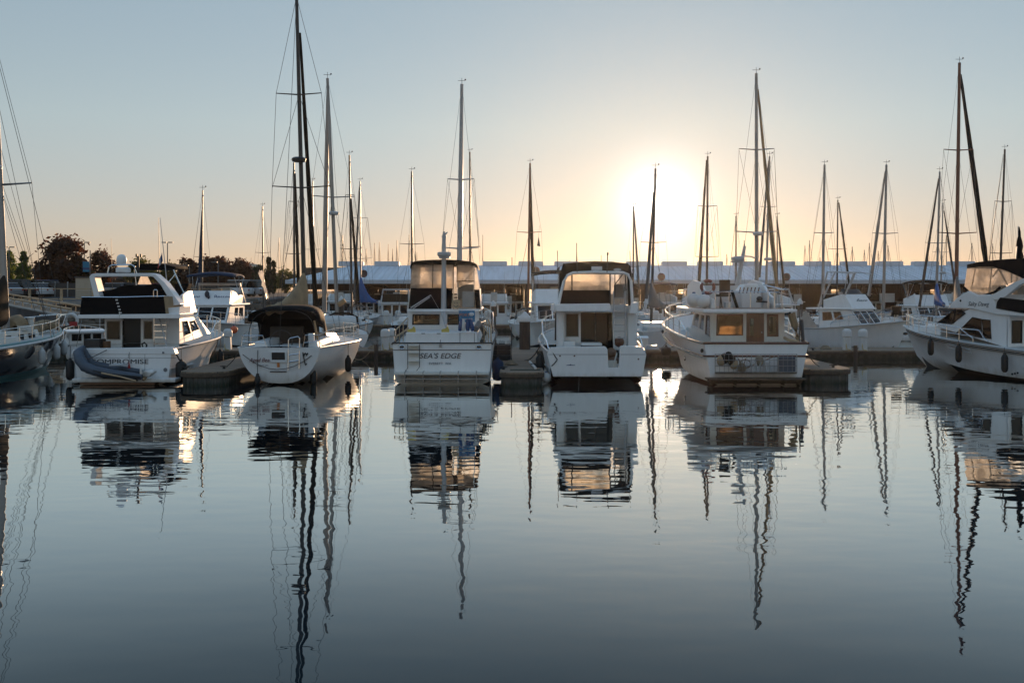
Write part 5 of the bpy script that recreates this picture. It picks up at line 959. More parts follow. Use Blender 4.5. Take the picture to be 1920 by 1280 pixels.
m = MB(); a = H.sheer(.95, -1, -.01, -.3); m.ball(a, (.05, .16, .07), 10, 6); m.build('bow_vent', 'dark_plastic', H.o)
m = MB(); H_ = H.S(1903, 700, -1.9)
for px, py in ((1898, 701), (1903, 700), (1908, 699)): m.ball(H.S(px, py, -1.9), (.03, .05, .04), 8, 6)
m.build('exhaust_port', 'dark_plastic', H.o)
m = MB(); c = H.S(1903, 505, -1.3); m.tube([c, c + V(0, 0, .0) + (H.S(1907, 462, -1.3) - c)], .018); m.build('antenna', 'mast_white', H.o)
def hw_of(px, x=-1.9): return H.o.matrix_basis @ V(0, 0, 0)
Hm = Matrix.Translation((H.X, H.d, 0)) @ Matrix.Rotation(H.rz, 4, 'Z')
def hfender(px, py0, py1, label):
    lo, hi = 0, 1      # find the place along the port sheer that stands at this pixel column
    best = min((abs(960 + F * (Hm @ H.sheer(t / 200, -1)).x / (Hm @ H.sheer(t / 200, -1)).y - px), t / 200) for t in range(195))[1]
    s = Hm @ H.sheer(best, -1, -.16); d = s.y; z0, z1 = CH - (py1 - HOR) * d / F, CH - (py0 - HOR) * d / F
    fender(V(s.x, s.y, z0), label, .125, z1 - z0, line=max(.1, s.z - z1 + .05))
hfender(1751.5, 637, 666, 'black fender nearest the bow of the yacht with the black bimini'); hfender(1804, 647, 679, 'black fender amidships on the yacht with the black bimini'); hfender(1891, 664, 698, 'black fender furthest aft on the yacht with the black bimini')
fl = H.S(1909, 480, -1.2); t = thing('ensign_flag', 'dark furled flag standing on the yacht with the black bimini', 'flag', Hm @ fl)
MB().tube([(0, 0, -.7), (0, 0, 1.15)], .015).build('staff', 'mast_white', t); m = MB(); rings = []
for i in range(9): k = i / 8; rr = .02 + .17 * math.sin(min(1, k * 1.15) * math.pi * .62) * (.85 + .25 * math.sin(i * 2.2)); rings.append([(.04 + rr * math.cos(a) * .8 + .03 * k, rr * .6 * math.sin(a), 1.12 - 1.5 * k) for a in [j * math.pi / 5 for j in range(10)]])
m.loft(rings); m.build('cloth', 'black_canvas', t, smooth=60)
# ================= A: dark hulled sailing boat at the left edge
A = Boat('sailing_ketch', 'dark navy hulled sailing boat with white cap rail at the left edge', 'sailing boat', -190, 34)
hull(A, 12, 3.6, 1.15, 1.62, tb=.55, rake=1.9, kind='round', zk=-.7, mt='navy_hull', rub='gelcoat', rub_r=.06, deck_from=.02, bm=.48, pw=2.2, boot=.12, bottom='teal_stripe')
m = MB()
for sd in (-1, 1): m.tube([A.sheer(t / 16, sd, .02, .08) for t in range(17)], .05)
m.build('cap_rail', 'teal_stripe', A.o, smooth=1)
m = MB(); m.tube([V(0, A.Ln - .35, 1.62), V(0, A.Ln + .75, 1.85)], [.1, .05], 8); m.build('bowsprit', 'varnish', A.o, smooth=1)
m = MB(); m.tube([A.sheer(.93, sd, .0, .0) if sd else V(0, 0, 0) for sd in (1,)] + [A.sheer(.97, 1, -.02, -.5), V(.02, A.Ln - 1.5, .35)], .05); m.build('stem_band', 'gelcoat_cream', A.o)
m = MB(); m.loft([[V(-1.0, 2.5, 1.15), V(1.0, 2.5, 1.15), V(.9, 2.5, 1.75), V(-.9, 2.5, 1.75)], [V(-.95, 6, 1.2), V(.95, 6, 1.2), V(.85, 6, 1.75), V(-.85, 6, 1.75)], [V(-.6, 9, 1.35), V(.6, 9, 1.35), V(.5, 8.9, 1.75), V(-.5, 8.9, 1.75)]]); m.build('deckhouse', 'gelcoat_cream', A.o, bev=.03)
for y in (4.2, 5.4, 6.6, 7.7): MB().box(.9 - .06 * (y - 4), .97 - .06 * (y - 4), y, y + .5, 1.38, 1.62).build('porthole', 'dark_glass', A.o, bev=.02)
m = MB(); m.lathe([(.12, 0), (.12, .5), (.15, .52), (.15, .58)], (.55, 8.2, 1.7)); m.box(.3, .8, 7.2, 7.8, 1.76, 1.95); m.build('deck_vent', 'gelcoat_cream', A.o, smooth=30)
rail(A, .25, .985, .68, 9, slope=0, name='lifeline_rail'); 
m = MB(); c = A.sheer(.985, 1, 0); m.tube([A.sheer(.88, 1, .05, .68), A.sheer(.93, 1, .02, .72), V(.25, A.Ln + .25, 2.3), V(-.25, A.Ln + .25, 2.3), A.sheer(.93, -1, .02, .72)], .028); m.tube([V(.25, A.Ln + .25, 2.3), V(.12, A.Ln + .1, 1.75)], .022); m.build('pulpit', 'steel', A.o, smooth=1)
af, at = A.L(12, 600, 7), A.L(-14, 60, 7)
mast(A, (af.x, 7, 1.7), at, .15, [(.49, 1.35)], 'mast_alloy', half=1.7, fore=(0, A.Ln + .6, 1.9), back=(0, .1, 1.3), radar=.545, wire_r=.009)
m = MB(); top = af.lerp(at, .5)
for sd in (1,):
    for y in (7.6,): m.tube([V(at.x, 7, at.z * .75), V(1.75, y, 1.3)], .008, 4); m.tube([top, V(1.7, y + .4, 1.3)], .008, 4)
m.tube([af.lerp(at, .8), V(0, A.Ln - 1.2, 1.7)], .01, 4); m.build('inner_rigging', 'wire', A.o)
sail_cover(A, V(af.x, 6.8, 2.3), V(.1, 2.6, 2.3), 1.6, 'brown_canvas', .5)
rings = []; rg = random.Random(8)
for i in range(12):
    k = i / 11; c = V(.15 + .15 * k, 7.2 + 3.6 * k, 1.85 + .25 * math.sin(k * 9) * (1 - k)); r0 = .38 - .16 * k
    rings.append([c + V(r0 * math.cos(a) * rg.uniform(.8, 1.15), 0, r0 * .9 * math.sin(a) * rg.uniform(.8, 1.2)) for a in [j * math.pi / 5 for j in range(10)]])
m = MB(); m.loft(rings); m.build('sail_bag', 'tan_canvas', A.o, smooth=60)
for t, mt, s in ((.52, 'white_vinyl', 'furthest aft'), (.66, 'white_vinyl', 'amidships'), (.80, 'white_vinyl', 'nearest the bow')):
    p = A.o.location + A.sheer(t, 1, -.15) + V(0, 0, -.9); fender(p, 'white fender on the dark navy hull, ' + s, .14, .62, mt, .3, group='white fenders on the navy hull')
# ================= generic craft of the rows behind
def cruiser(name, label, px, d, rz, L=9., B_=3.3, zs=1.1, zb=1.6, bim=None, arch_=False, cloth=None, txt=None, house=1.15, fb=True, hm='gelcoat', sideglass=None, tcol='blue_letter', tower=False, glass='dark_glass', group='boats moored in the marina', z=0):
    b = Boat(name, label, 'motor boat', px, d, rz, group); hull(b, L, B_, zs, zb, rake=1.1, tb=.92, mt=hm, deck_from=.24, rub='gelcoat_grey')
    y0, y1, hwid, z0, z1 = .26 * L, .62 * L, .38 * B_, zs, zs + house
    prof = lambda x: [V(x, y0, z0 - .3), V(x, y1 + .5, z0 + .1), V(x, y1 - .35, z1), V(x, y0, z1)]
    for sd in (-1, 1):
        q = prof(sd * hwid); q = q if sd > 0 else [q[1], q[0], q[3], q[2]]; hh = [(.1, .55, .38, .9), (.43, .55, .66, .9)] if sd > 0 else [(.34, .55, .57, .9), (.62, .55, .9, .9)]
        MB().panel(q, hh, .05).build('cabin_side', 'gelcoat', b.o)
        for h in hh: window(b.o, quad_at(q, h)[0], sideglass or glass)
    q = [V(hwid, y1 + .5, z0 + .1), V(-hwid, y1 + .5, z0 + .1), V(-hwid, y1 - .35, z1), V(hwid, y1 - .35, z1)]; hh = [(.05, .3, .34, .92), (.37, .3, .63, .92), (.66, .3, .95, .92)]; MB().panel(q, hh, .05).build('windscreen_frame', 'gelcoat', b.o)
    for h in hh: window(b.o, quad_at(q, h)[0], 'dark_glass')
    q = [V(-hwid, y0, .6), V(hwid, y0, .6), V(hwid, y0, z1), V(-hwid, y0, z1)]; hh = [(.08, .45, .36, .9), (.42, .04, .62, .9), (.68, .45, .92, .9)]; MB().panel(q, hh, .05).build('cabin_rear_wall', 'gelcoat', b.o)
    for h in hh: window(b.o, quad_at(q, h)[0], 'dark_glass')
    MB().box(-hwid - .12, hwid + .12, y0 - .8, y1 - .2, z1, z1 + .1).build('cabin_roof', 'gelcoat', b.o, bev=.03)
    MB().loft([[V(-hwid * .9, y1 + .4, z0), V(hwid * .9, y1 + .4, z0), V(hwid * .85, y1 + .4, z0 + .3), V(-hwid * .85, y1 + .4, z0 + .3)], [V(-hwid * .4, L * .88, zb - .15), V(hwid * .4, L * .88, zb - .15), V(hwid * .35, L * .86, zb + .06), V(-hwid * .35, L * .86, zb + .06)]]).build('foredeck_trunk', 'gelcoat', b.o, bev=.03)
    zf = z1 + .1
    if fb:
        f0, f1, ff = y0 + .3, y1 - .7, y1 - .25
        m = MB()
        for sd in (-1, 1): m.loft([[V(sd * hwid, f0, zf), V(sd * (hwid - .1), f0, zf), V(sd * (hwid - .1), f0, zf + .45), V(sd * hwid, f0, zf + .45)], [V(sd * hwid, f1, zf), V(sd * (hwid - .1), f1, zf), V(sd * (hwid - .15), f1 - .3, zf + .75), V(sd * (hwid - .05), f1 - .3, zf + .75)]])
        m.loft([[V(-hwid, f1, zf), V(-hwid, ff, zf), V(-hwid + .08, f1 - .1, zf + .75), V(-hwid + .08, f1 - .3, zf + .75)], [V(hwid, f1, zf), V(hwid, ff, zf), V(hwid - .08, f1 - .1, zf + .75), V(hwid - .08, f1 - .3, zf + .75)]]); m.build('flybridge_coaming', 'gelcoat', b.o)
        MB().panel([V(hwid - .15, f1 - .2, zf + .75), V(-hwid + .15, f1 - .2, zf + .75), V(-hwid + .25, f1 - .45, zf + 1.05), V(hwid - .25, f1 - .45, zf + 1.05)], (), .012).build('bridge_screen', 'glass', b.o)
        MB().box(-.3, .3, f0 + .6, f0 + 1.0, zf, zf + .9).build('helm_seat', 'cushion', b.o, bev=.05)
        if txt:
            for tt, x, sz_ in txt: text(tt, (-x, ff - .26 + .012, zf + .4), sz_, tcol, b.o, rot=(90 + 25, 0, 180), shear=.2, sx=1.15, arc=0.0)
        if bim:
            m = MB(); rings = []
            for i in range(7): k = i / 6; rings.append([V(x, f0 - .2 + 2.2 * k, zf + 1.75 + .12 * math.sin(math.pi * k) - .14 * (x / hwid) ** 2 * 1.0) for x in [hwid * 1.02 * (j / 4 - 1) for j in range(9)]])
            m.loft(rings, closed=False, cap=False); o = m.build('bimini', bim, b.o, smooth=1); o.modifiers.new('thickness', 'SOLIDIFY').thickness = .10
            m = MB()
            for sd in (-1, 1):
                for a, c in ((f0 - .1, f0 + .8), (f0 + 1.0, f0 + .8), (f0 + 2, f0 + .9)): m.tube([V(sd * hwid, a, zf + 1.63), V(sd * hwid, c, zf + .5)], .02)
            m.build('bimini_frame', 'steel', b.o)
        if cloth: MB().box(-hwid - .02, hwid + .02, f0 - .06, f0, zf, zf + .75).build('weather_cloth', cloth, b.o)
        if arch_ or tower:
            m = MB(); t_ = 2.0 if tower else 1.15
            for k in ((0, .5) if tower else (0,)): m.tube([V(-hwid, f0 - .3, zf), V(-hwid * .9, f0 + .2 + k, zf + t_), V(hwid * .9, f0 + .2 + k, zf + t_), V(hwid, f0 - .3, zf)], .05 if tower else .09, 6)
            if tower: m.tube([V(-hwid * .9, f0 + .7, zf + t_), V(-hwid * .8, f0 + 1.8, zf + t_ - .1), V(-hwid, f1, zf + .7)], .04); m.tube([V(hwid * .9, f0 + .7, zf + t_), V(hwid * .8, f0 + 1.8, zf + t_ - .1), V(hwid, f1, zf + .7)], .04)
            m.build('radar_arch', 'mast_white', b.o, smooth=1)
    rail(b, .4, .985, .6, 7); m = MB(); m.tube([V(hwid * .8, y0 + .3, zf), V(hwid * .8, y0 + .1, zf + 2.8)], [.016, .008]); m.build('antenna', 'mast_white', b.o)
    return b
K = cruiser('blue_top_cruiser', 'white cruiser with dark blue bimini and orange buoy at its bow', 438, 62.5, math.pi, 9.6, 3.6, 1.3, 1.75, 'navy_canvas', True, txt=(('Aunt', -.75, .3), ('Bessey', .85, .3)), house=1.25)
m = MB(); m.ball((0, K.Ln * .62 - .5, 3.2), (.14, .08, .2)); m.ball((-.1, K.Ln * .62 - .45, 3.05), (.08, .06, .12)); m.build('gull_emblem', 'dark_letter', K.o, smooth=1)
ballf(P(438.5, 618, 52.0), .2, 'orange buoy ball hanging at the bow of the blue topped cruiser', 'orange_paint')
fnet = MB(); rg = random.Random(4)      # crumpled clear side curtain lit by the sun
rings = []
for i in range(9): k = i / 8; c = K.L(488 + 14 * k, 508 + 50 * k, -4.2); rings.append([c + V((.16 - .06 * k) * math.cos(a) * rg.uniform(.4, 1.2), .12 * math.sin(a), .1 * rg.uniform(-1, 1)) for a in [j * math.pi / 4 for j in range(8)]])
fnet.loft(rings); fnet.build('side_curtain', 'vinyl', K.o)
I = cruiser('brown_top_cruiser', 'white cruiser with brown bimini facing the dock behind the brown canopied one', 1030, 62.0, math.pi + .06, 9.2, 3.5, 1.35, 1.85, 'brown_canvas', False, txt=(('NW', .5, .2),), house=1.3, tcol='grey_letter')
J = cruiser('sport_fisher', 'white sport fisher with tubular tower and script name, bow to the right', 1509, 58.3, math.pi + .6435, 6.7, 2.8, 1.2, 1.8, None, tower=True, cloth='brown_canvas', txt=(('Reason', .2, .3),), house=1.15, tcol='dark_letter', sideglass='blind')
m = MB(); p0 = J.Ln
for x in (-.9, -.3, .3, .9): m.tube([V(x, .26 * 6.7, 2.4), V(x * 1.2, .6, 1.2)], .02)
m.build('cockpit_canopy', 'steel', J.o)
MB().panel([V(1.12, .9, 2.3), V(1.15, .25, 1.35), V(1.15, .25, 1.3), V(1.12, .26 * 6.7, 1.3)], (), .02).build('side_curtain', 'cushion', J.o)
MB().tube([J.sheer(.9, 1, .3, .3) + V(0, 0, .1), J.sheer(.9, 1, .3, .85)], .28, 10).build('bow_cover', 'brown_canvas', J.o, smooth=1)
def sailboat(label, px, d, top, basepx, spr=(), L=9.5, rz=0., cover=None, fur=None, mt='mast_alloy', r=.085, hm='gelcoat', radar=None, name='sailboat', dodger=None, furm='grey_canvas', canopy=None, mr=.42, stays=True, stripe=None):
    fx = (basepx - 960) * d / F; c, s = math.cos(rz), math.sin(rz); fy = mr * L
    sx, sy = fx + s * fy, d - c * fy; b = Boat(name, label, 'sailboat', 960 + sx * F / sy, sy, rz)
    hull(b, L, L * .30, 1.05, 1.3, tb=.72, rake=1.3, kind='round', zk=-.5, tzk=.02, mt=hm, rub='gelcoat' if hm != 'gelcoat' else 'grey_canvas', rub_r=.035, deck_from=0, boot=.1, pw=2.0)
    MB().loft([[V(-.95, L * .28, 1.0), V(.95, L * .28, 1.0), V(.8, L * .28, 1.5), V(-.8, L * .28, 1.5)], [V(-.8, L * .55, 1.1), V(.8, L * .55, 1.1), V(.65, L * .55, 1.5), V(-.65, L * .55, 1.5)], [V(-.4, L * .75, 1.2), V(.4, L * .75, 1.2), V(.3, L * .73, 1.4), V(-.3, L * .73, 1.4)]]).build('coachroof', 'gelcoat', b.o, bev=.03)
    MB().box(-.7, .7, L * .08, L * .26, 1.06, 1.3).build('cockpit', 'gelcoat_grey', b.o, bev=.04)
    for k in (.33, .42, .5): MB().box(.77 - .3 * (k - .3), .85 - .3 * (k - .3), L * k, L * k + .4, 1.22, 1.38).box(-.85 + .3 * (k - .3), -.77 + .3 * (k - .3), L * k, L * k + .4, 1.22, 1.38).build('porthole', 'dark_glass', b.o)
    T = b.L(top[0], top[1], d - sy) if True else None; ft = V(0, fy, 1.45); H_ = T.z - ft.z
    T = V(T.x, T.y, T.z); ft = V(0, fy, 1.45)
    sp = [((CH - (y - HOR) * d / F - 1.45) / H_, hp * d / F) for y, hp in spr]
    mast(b, ft, T, r, sp, mt, half=L * .13, back=(0, .05, 1.1), radar=radar, wire_r=.007, n=7, stays=stays)
    if cover: sail_cover(b, ft + V(0, -.15, 1.05), V(cover[2] if len(cover) > 2 else .12, L * .05, 2.45), cover[1] if len(cover) > 1 else .8, cover[0], .2)
    if fur:
        (tx, ty), (fx_, fy_), fr = fur; furled(b, b.L(tx, ty, d - sy + .15), b.L(fx_, fy_, d - sy + .9), fr, furm)
    else: MB().tube([ft.lerp(T, .97), V(0, L * .97, 1.35)], .012, 4).build('forestay', 'wire', b.o)
    rail(b, .86, .99, .6, 2, slope=0, name='pulpit'); m = MB()
    for sd in (-1, 1): m.tube([b.sheer(.3, sd, .05), b.sheer(.3, sd, .05, .6), b.sheer(.02, sd, .05, .62), b.sheer(.02, sd, .05)], .018)
    m.tube([b.sheer(.02, -1, .05, .6), b.sheer(.02, 1, .05, .6)], .018); m.build('pushpit_rail', 'steel', b.o, smooth=1)
    if dodger:
        m = MB(); m.loft([[V(x, y, z) for x, y, z in ((-1, L * .24, 1.3), (-.9, L * .24, 1.95), (-.4, L * .24, 2.2), (.4, L * .24, 2.2), (.9, L * .24, 1.95), (1, L * .24, 1.3))], [V(x, y, z) for x, y, z in ((-.9, L * .36, 1.3), (-.8, L * .34, 1.85), (-.4, L * .33, 2.05), (.4, L * .33, 2.05), (.8, L * .34, 1.85), (.9, L * .36, 1.3))]], closed=False, cap=False); o = m.build('dodger', dodger, b.o, smooth=1); o.modifiers.new('thickness', 'SOLIDIFY').thickness = .03
    return b
D = sailboat('white sailboat with canvas wrapped bow hatch and steel hoops just behind the hooded yacht', 0, 57.5, (614, 147), 633, [(370, 40)], 10.2, .30, None, ((614.5, 165), (608, 585), .15), r=.115, radar=.45, dodger='brown_canvas', furm='mast_alloy')
m = MB(); rings = []
for i in range(7): k = i / 6; rings.append([D.L(604 + 62 * k, 607, -1.5) + V(0, .5 * math.cos(a), .42 * math.sin(a) * (1 + .08 * math.sin(i * 3))) for a in [j * math.pi / 6 for j in range(12)]])
m.loft(rings); m.build('rolled_canvas', 'white_canvas', D.o, smooth=60)
m = MB(); m.tube([D.L(634, 572, -.5), D.L(647, 563, -.5)], .14, 10); m.build('boom_tent', 'tan_canvas', D.o, smooth=1)
SB = [  # label, depth, top, base px, spreaders, L, cover, furled, mast material, radius
 ('small sailboat with a furled dark blue foresail near the gangway', 66, (380, 357), 378, [(482, 15)], 8.5, None, ((379, 395), (371, 580), .1), 'mast_dark', .06, 'navy_canvas'),
 ('sailboat with a thin short mast behind the blue topped cruiser', 90, (492, 387), 494, [(474, 14)], 8.5, None, None, 'mast_dark', .075, None),
 ('sailboat with dark mast half hidden behind the tallest mast', 71, (551, 305), 552, [(378, 10), (476, 17)], 9.5, ('grey_canvas',), ((553, 325), (560, 545), .12), 'mast_dark', .085, 'brown_canvas'),
 ('sailboat with a plain pale mast right of the tan sail cover', 91, (586, 340), 588, [(468, 14)], 9, None, None, 'mast_alloy', .085, None),
 ('sailboat with dark furled foresail crossing behind its mast', 71, (655, 291), 660, [(366, 8), (467, 20)], 9.5, None, ((658, 372), (672, 565), .11), 'mast_dark', .085, 'brown_canvas'),
 ('sailboat with a bright blue sail cover', 88, (675, 340), 677, [(409, 14), (485, 22)], 10, ('blue_canvas', 2.0, 1.9), ((674, 350), (664, 560), .1), 'mast_alloy', .08, 'grey_canvas'),
 ('sailboat with bare dark mast left of the blue bannered cruiser', 72, (772, 322), 773, [(458, 23)], 9.2, None, None, 'mast_dark', .085, None),
 ('sailboat with thick pale grey mast behind the blue bannered cruiser', 57.5, (866, 158), 862, [(337, 25), (466, 35)], 10.8, None, ((864, 190), (859, 560), .10), 'mast_white', .135, 'mast_white'),
 ('sailboat with thin dark mast right of the thick grey one', 90, (881, 285), 882, [(463, 19)], 10, None, None, 'mast_dark', .1, None),
 ('sailboat with brown mast and pennant behind the steps dock', 74, (994, 306), 990, [(436, 23)], 9.6, None, ((994, 320), (1000, 560), .12), 'mast_brown', .095, 'brown_canvas'),
 ('sailboat with short mast in the left part of the sun glare', 90, (1188, 387), 1187, [(500, 14)], 9, None, ((1188.5, 395), (1198, 540), .1), 'mast_dark', .08, 'grey_canvas'),
 ('sailboat whose mast crosses the sun disc', 61, (1229, 316), 1221, [(455, 24)], 9.5, ('grey_canvas', 1.3, .4), ((1226, 360), (1212, 560), .1), 'mast_dark', .085, 'grey_canvas'),
 ('sailboat with slanting furled foresail at the right edge of the glare', 73, (1327, 293), 1325, [(387, 18), (482, 22)], 10, None, ((1325, 300), (1309, 555), .11), 'mast_dark', .095, 'brown_canvas'),
 ('sailboat with short mast left of the trawler signal mast', 90, (1380, 405), 1380, [], 8.5, None, None, 'mast_dark', .08, None),
 ('sailboat with tall alloy mast, radar and thick furled foresail behind the trawler', 57.5, (1418, 138), 1419, [(281, 33), (436, 39)], 11, None, ((1421, 168), (1457, 545), .11), 'mast_alloy', .12, 'tan_canvas'),
 ('sailboat with radar on mast and pale foresail rolled to the left', 73, (1443, 293), 1435, [(388, 16)], 9.6, None, ((1441, 302), (1424, 520), .09), 'mast_alloy', .09, 'grey_canvas'),
 ('sailboat with short mast right of the trawler radar', 92, (1457, 405), 1458, [], 8.5, None, ((1458, 420), (1471, 545), .11), 'mast_dark', .07, 'brown_canvas'),
 ('sailboat with straight dark mast left of the tubular tower', 72, (1546, 309), 1542, [(437, 19)], 9.5, None, None, 'mast_alloy', .11, None),
 ('sailboat with short mast and foresail rolled to the right behind the tower', 91, (1571, 375), 1569, [(467, 18)], 9, None, ((1573, 380), (1593, 540), .1), 'mast_dark', .08, 'brown_canvas'),
 ('sailboat with pale thick mast and long slanting foresail right of the tower', 71, (1662, 309), 1656, [(438, 24)], 9.8, None, ((1660, 322), (1629, 555), .12), 'mast_alloy', .11, 'mast_alloy'),
 ('sailboat with blue sail cover left of the brown mast', 70, (1762, 322), 1755, [(456, 24)], 9.6, ('blue_canvas', 1.3, -1.0), ((1760, 335), (1724, 575), .1), 'mast_alloy', .085, 'mast_dark'),
 ('sailboat with thin mast carrying a radar reflector near the brown mast', 90, (1768, 380), 1763, [(473, 18)], 9, None, ((1770, 395), (1792, 545), .1), 'mast_alloy', .07, 'mast_dark'),
 ('sailboat with tall brown mast and thick dark furled foresail', 56.5, (1799, 118), 1792, [(282, 28), (438, 36)], 10.8, ('grey_canvas', 1.6, -1.3), ((1801, 140), (1851, 510), .15), 'mast_brown', .115, 'black_canvas'),
 ('sailboat with black mast near the right edge', 72, (1884, 280), 1872, [(378, 16), (475, 21)], 9.8, None, ((1881, 290), (1845, 560), .03), 'mast_dark', .095, 'mast_dark')]
for lb, d, top, bp_, spr, L_, cov, fu, mt_, r_, fm in SB:
    sailboat(lb, 0, d, top, bp_, spr, L_, .0, cov, fu, mt_, r_, furm=fm or 'grey_canvas', hm=('gelcoat', 'gelcoat_cream', 'navy_hull', 'gelcoat', 'gelcoat_grey', 'gelcoat')[len(lb) % 6], radar=.36 if 'radar' in lb and 'trawler radar' not in lb else None, dodger='grey_canvas' if L_ > 9.5 else None)
pn = thing('pennant', 'tiny dark pennant hanging from the starboard spreader of the brown mast', 'flag', P(1009.5, 452, 73.6)); MB().prism([(-.1, -.35), (.14, -.4), (.02, .35)], 'y', -.01, .01).build('cloth', 'dark_plastic', pn); MB().tube([(0, .02, .3), (.1, .05, 1.2)], .006, 4).build('halyard', 'wire', pn)
# lifebuoy ring and little white runabout by the black canvassed yacht
rb = thing('horseshoe_lifebuoy', 'white horseshoe lifebuoy hanging at the bow of the dark hulled boat', 'lifebuoy', P(134, 601, 46.3)); MB().tube([(.27 * math.cos(a), 0, .3 * math.sin(a)) for a in [R(-50 + 280 * k / 14) for k in range(15)]], .08, 8).build('ring', 'white_vinyl', rb, smooth=1); MB().box(-.05, .3, -.09, -.05, -.25, -.05).build('patch', 'red_paint', rb)
for args in (('runabout', 'small white runabout tucked between the dark hulled boat and the black canvassed yacht', 168, 47.6, .5, 5.4, 2.1, .75, 1.0, None, False, None, None, .62, False),
             ('distant_cruiser', 'distant white cruiser behind the conifer side of the marina', 556, 90, .1, 8.5), ('distant_cruiser', 'distant dark windowed cruiser behind the blue sail cover', 735, 88.5, 0, 9, 3.4, 1.1, 1.6, None, True, 'brown_canvas'),
             ('distant_cruiser', 'distant white cruiser seen above the boarding steps', 925, 89, 0, 8.5, 3.2), ('distant_cruiser', 'distant cruiser with blue top in the sun glare', 1262, 89, .15, 8.5, 3.2, 1.1, 1.6, 'navy_canvas'),
             ('distant_cruiser', 'distant white cruiser left of the trawler flybridge', 1299, 74, math.pi, 8.5, 3.2, 1.1, 1.6, None, True), ('distant_cruiser', 'white cruiser between trawler and sport fisher stern', 1488, 76, .25, 8.0, 3.1, 1.1, 1.5, None, True),
             ('distant_cruiser', 'distant white cruiser right behind the sport fisher tower', 1608, 90, .1, 8.5), ('distant_cruiser', 'white cruiser with brown cover above the sport fisher bow', 1700, 77, math.pi, 8.2, 3.2, 1.1, 1.6, 'brown_canvas'),
             ('distant_cruiser', 'distant white cruiser below the brown mast', 1822, 90, 0, 8.5, 3.2), ('distant_cruiser', 'distant white cruiser left of the blue sail cover', 634, 100, .1, 8.5, 3.2),
             ('distant_cruiser', 'distant white cruiser left of the brown canopied cruiser roof', 1106, 90, 0, 8.5, 3.2)):
    a = list(args); cruiser(*a[:2], *a[2:])
# ---------------- covered moorage
RL, RR, RD = P(536, 527, 108).x, 96.0, 108.0
z_e, z_r = CH + 18 * RD / F, CH + 46 * 118 / F
t = thing('covered_moorage', 'very long open fronted boat shed with pale blue metal roof across the marina', 'boathouse', (0, RD, 0)); t0 = t
xr0 = RL + 5.5
m = MB(); m.hexa([(RL, 0, z_e), (RR, 0, z_e), (RR, 10, z_r), (xr0, 10, z_r), (RL, 0, z_e + .1), (RR, 0, z_e + .1), (RR, 10, z_r + .1), (xr0, 10, z_r + .1)])
m.hexa([(RL, 20, z_e), (RL, 0, z_e), (xr0, 10, z_r), (xr0, 10.1, z_r), (RL, 20, z_e + .1), (RL, 0, z_e + .1), (xr0, 10, z_r + .1), (xr0, 10.1, z_r + .1)])
m.hexa([(RR, 20, z_e), (RL, 20, z_e), (xr0, 10, z_r), (RR, 10, z_r), (RR, 20, z_e + .1), (RL, 20, z_e + .1), (xr0, 10, z_r + .1), (RR, 10, z_r + .1)])
k = int((RR - RL) / .6); 
for i in range(k): x = RL + 6 + i * .6; m.hexa([(x, -.05, z_e + .1), (x + .05, -.05, z_e + .1), (x + .05, 10, z_r + .1), (x, 10, z_r + .1), (x, -.05, z_e + .15), (x + .05, -.05, z_e + .15), (x + .05, 10, z_r + .15), (x, 10, z_r + .15)])
m.build('roof', 'roof_metal', t)
MB().box(RL - .05, RR, -.12, -.02, z_e - .28, z_e + .14).build('fascia', 'roof_edge', t)
vw_ = 118 * F ** -1
for i in range(21):
    x0 = P(636 + 67.2 * i, 500, 118).x
    if x0 > RR - 4: break
    MB().prism([(0 + x0, z_r), (x0 + 46 * vw_, z_r), (x0 + 46 * vw_, z_r + .48), (x0 + 45 * vw_, z_r + .56), (x0 + 1 * vw_, z_r + .56), (x0, z_r + .48)], 'y', 9.4, 10.6).build('ridge_vent', 'roof_edge', t)
m = MB()
px = 560
for i in range(28):
    x = RL + 3 + i * 4.6
    if x > RR: break
    MB().box(x - .11, x + .11, .2, .42, -1, z_e - .28).build('post', 'shed_wood', t)
rg = random.Random(11); m = MB(); x = RL
while x < RR:      # boarded back wall with chinks of daylight
    w_ = rg.choice((.5, .9, 1.4, 2.2, 3.0)); 
    if rg.random() < .86: m.box(x, x + w_ - .04, 19.6, 19.7, rg.choice((.0, .0, .5, 1.2)), z_e - rg.choice((0, 0, .1, .5)))
    x += w_
m.box(RL, RR, 19.71, 19.8, z_e - .35, z_e - .1); m.box(RL, RR, 19.71, 19.8, .9, 1.1); m.build('back_wall', 'shed_wood', t)
m = MB(); m.box(RL, RR, 8.5, 8.6, z_e - .9, z_r - .2); m.build('roof_truss', 'shed_wood', t); m = MB(); m.box(RL, RR, 1.5, 1.6, z_e - .3, z_e + .3); m.build('roof_truss', 'shed_wood', t)
MB().box(RL, RR, .5, 1.9, .1, .55).build('floating_walkway', 'dock_beam', t)
MB().box(RL, RR, 18.2, 19.5, .1, .6).build('rear_walkway', 'dock_beam', t)
for i in range(26):
    x = RL + 5 + i * 4.6 + rg.uniform(-.4, .4)
    if x > RR - 2: break
    w_ = rg.uniform(.8, 1.7); z0 = rg.uniform(1.7, 2.6)
    MB().box(x, x + w_, 1.45, 1.6, z0, z0 + rg.uniform(.5, 1.0)).build('locker_panel', rg.choice(('gelcoat_grey', 'roof_metal', 'shed_wood')), t)
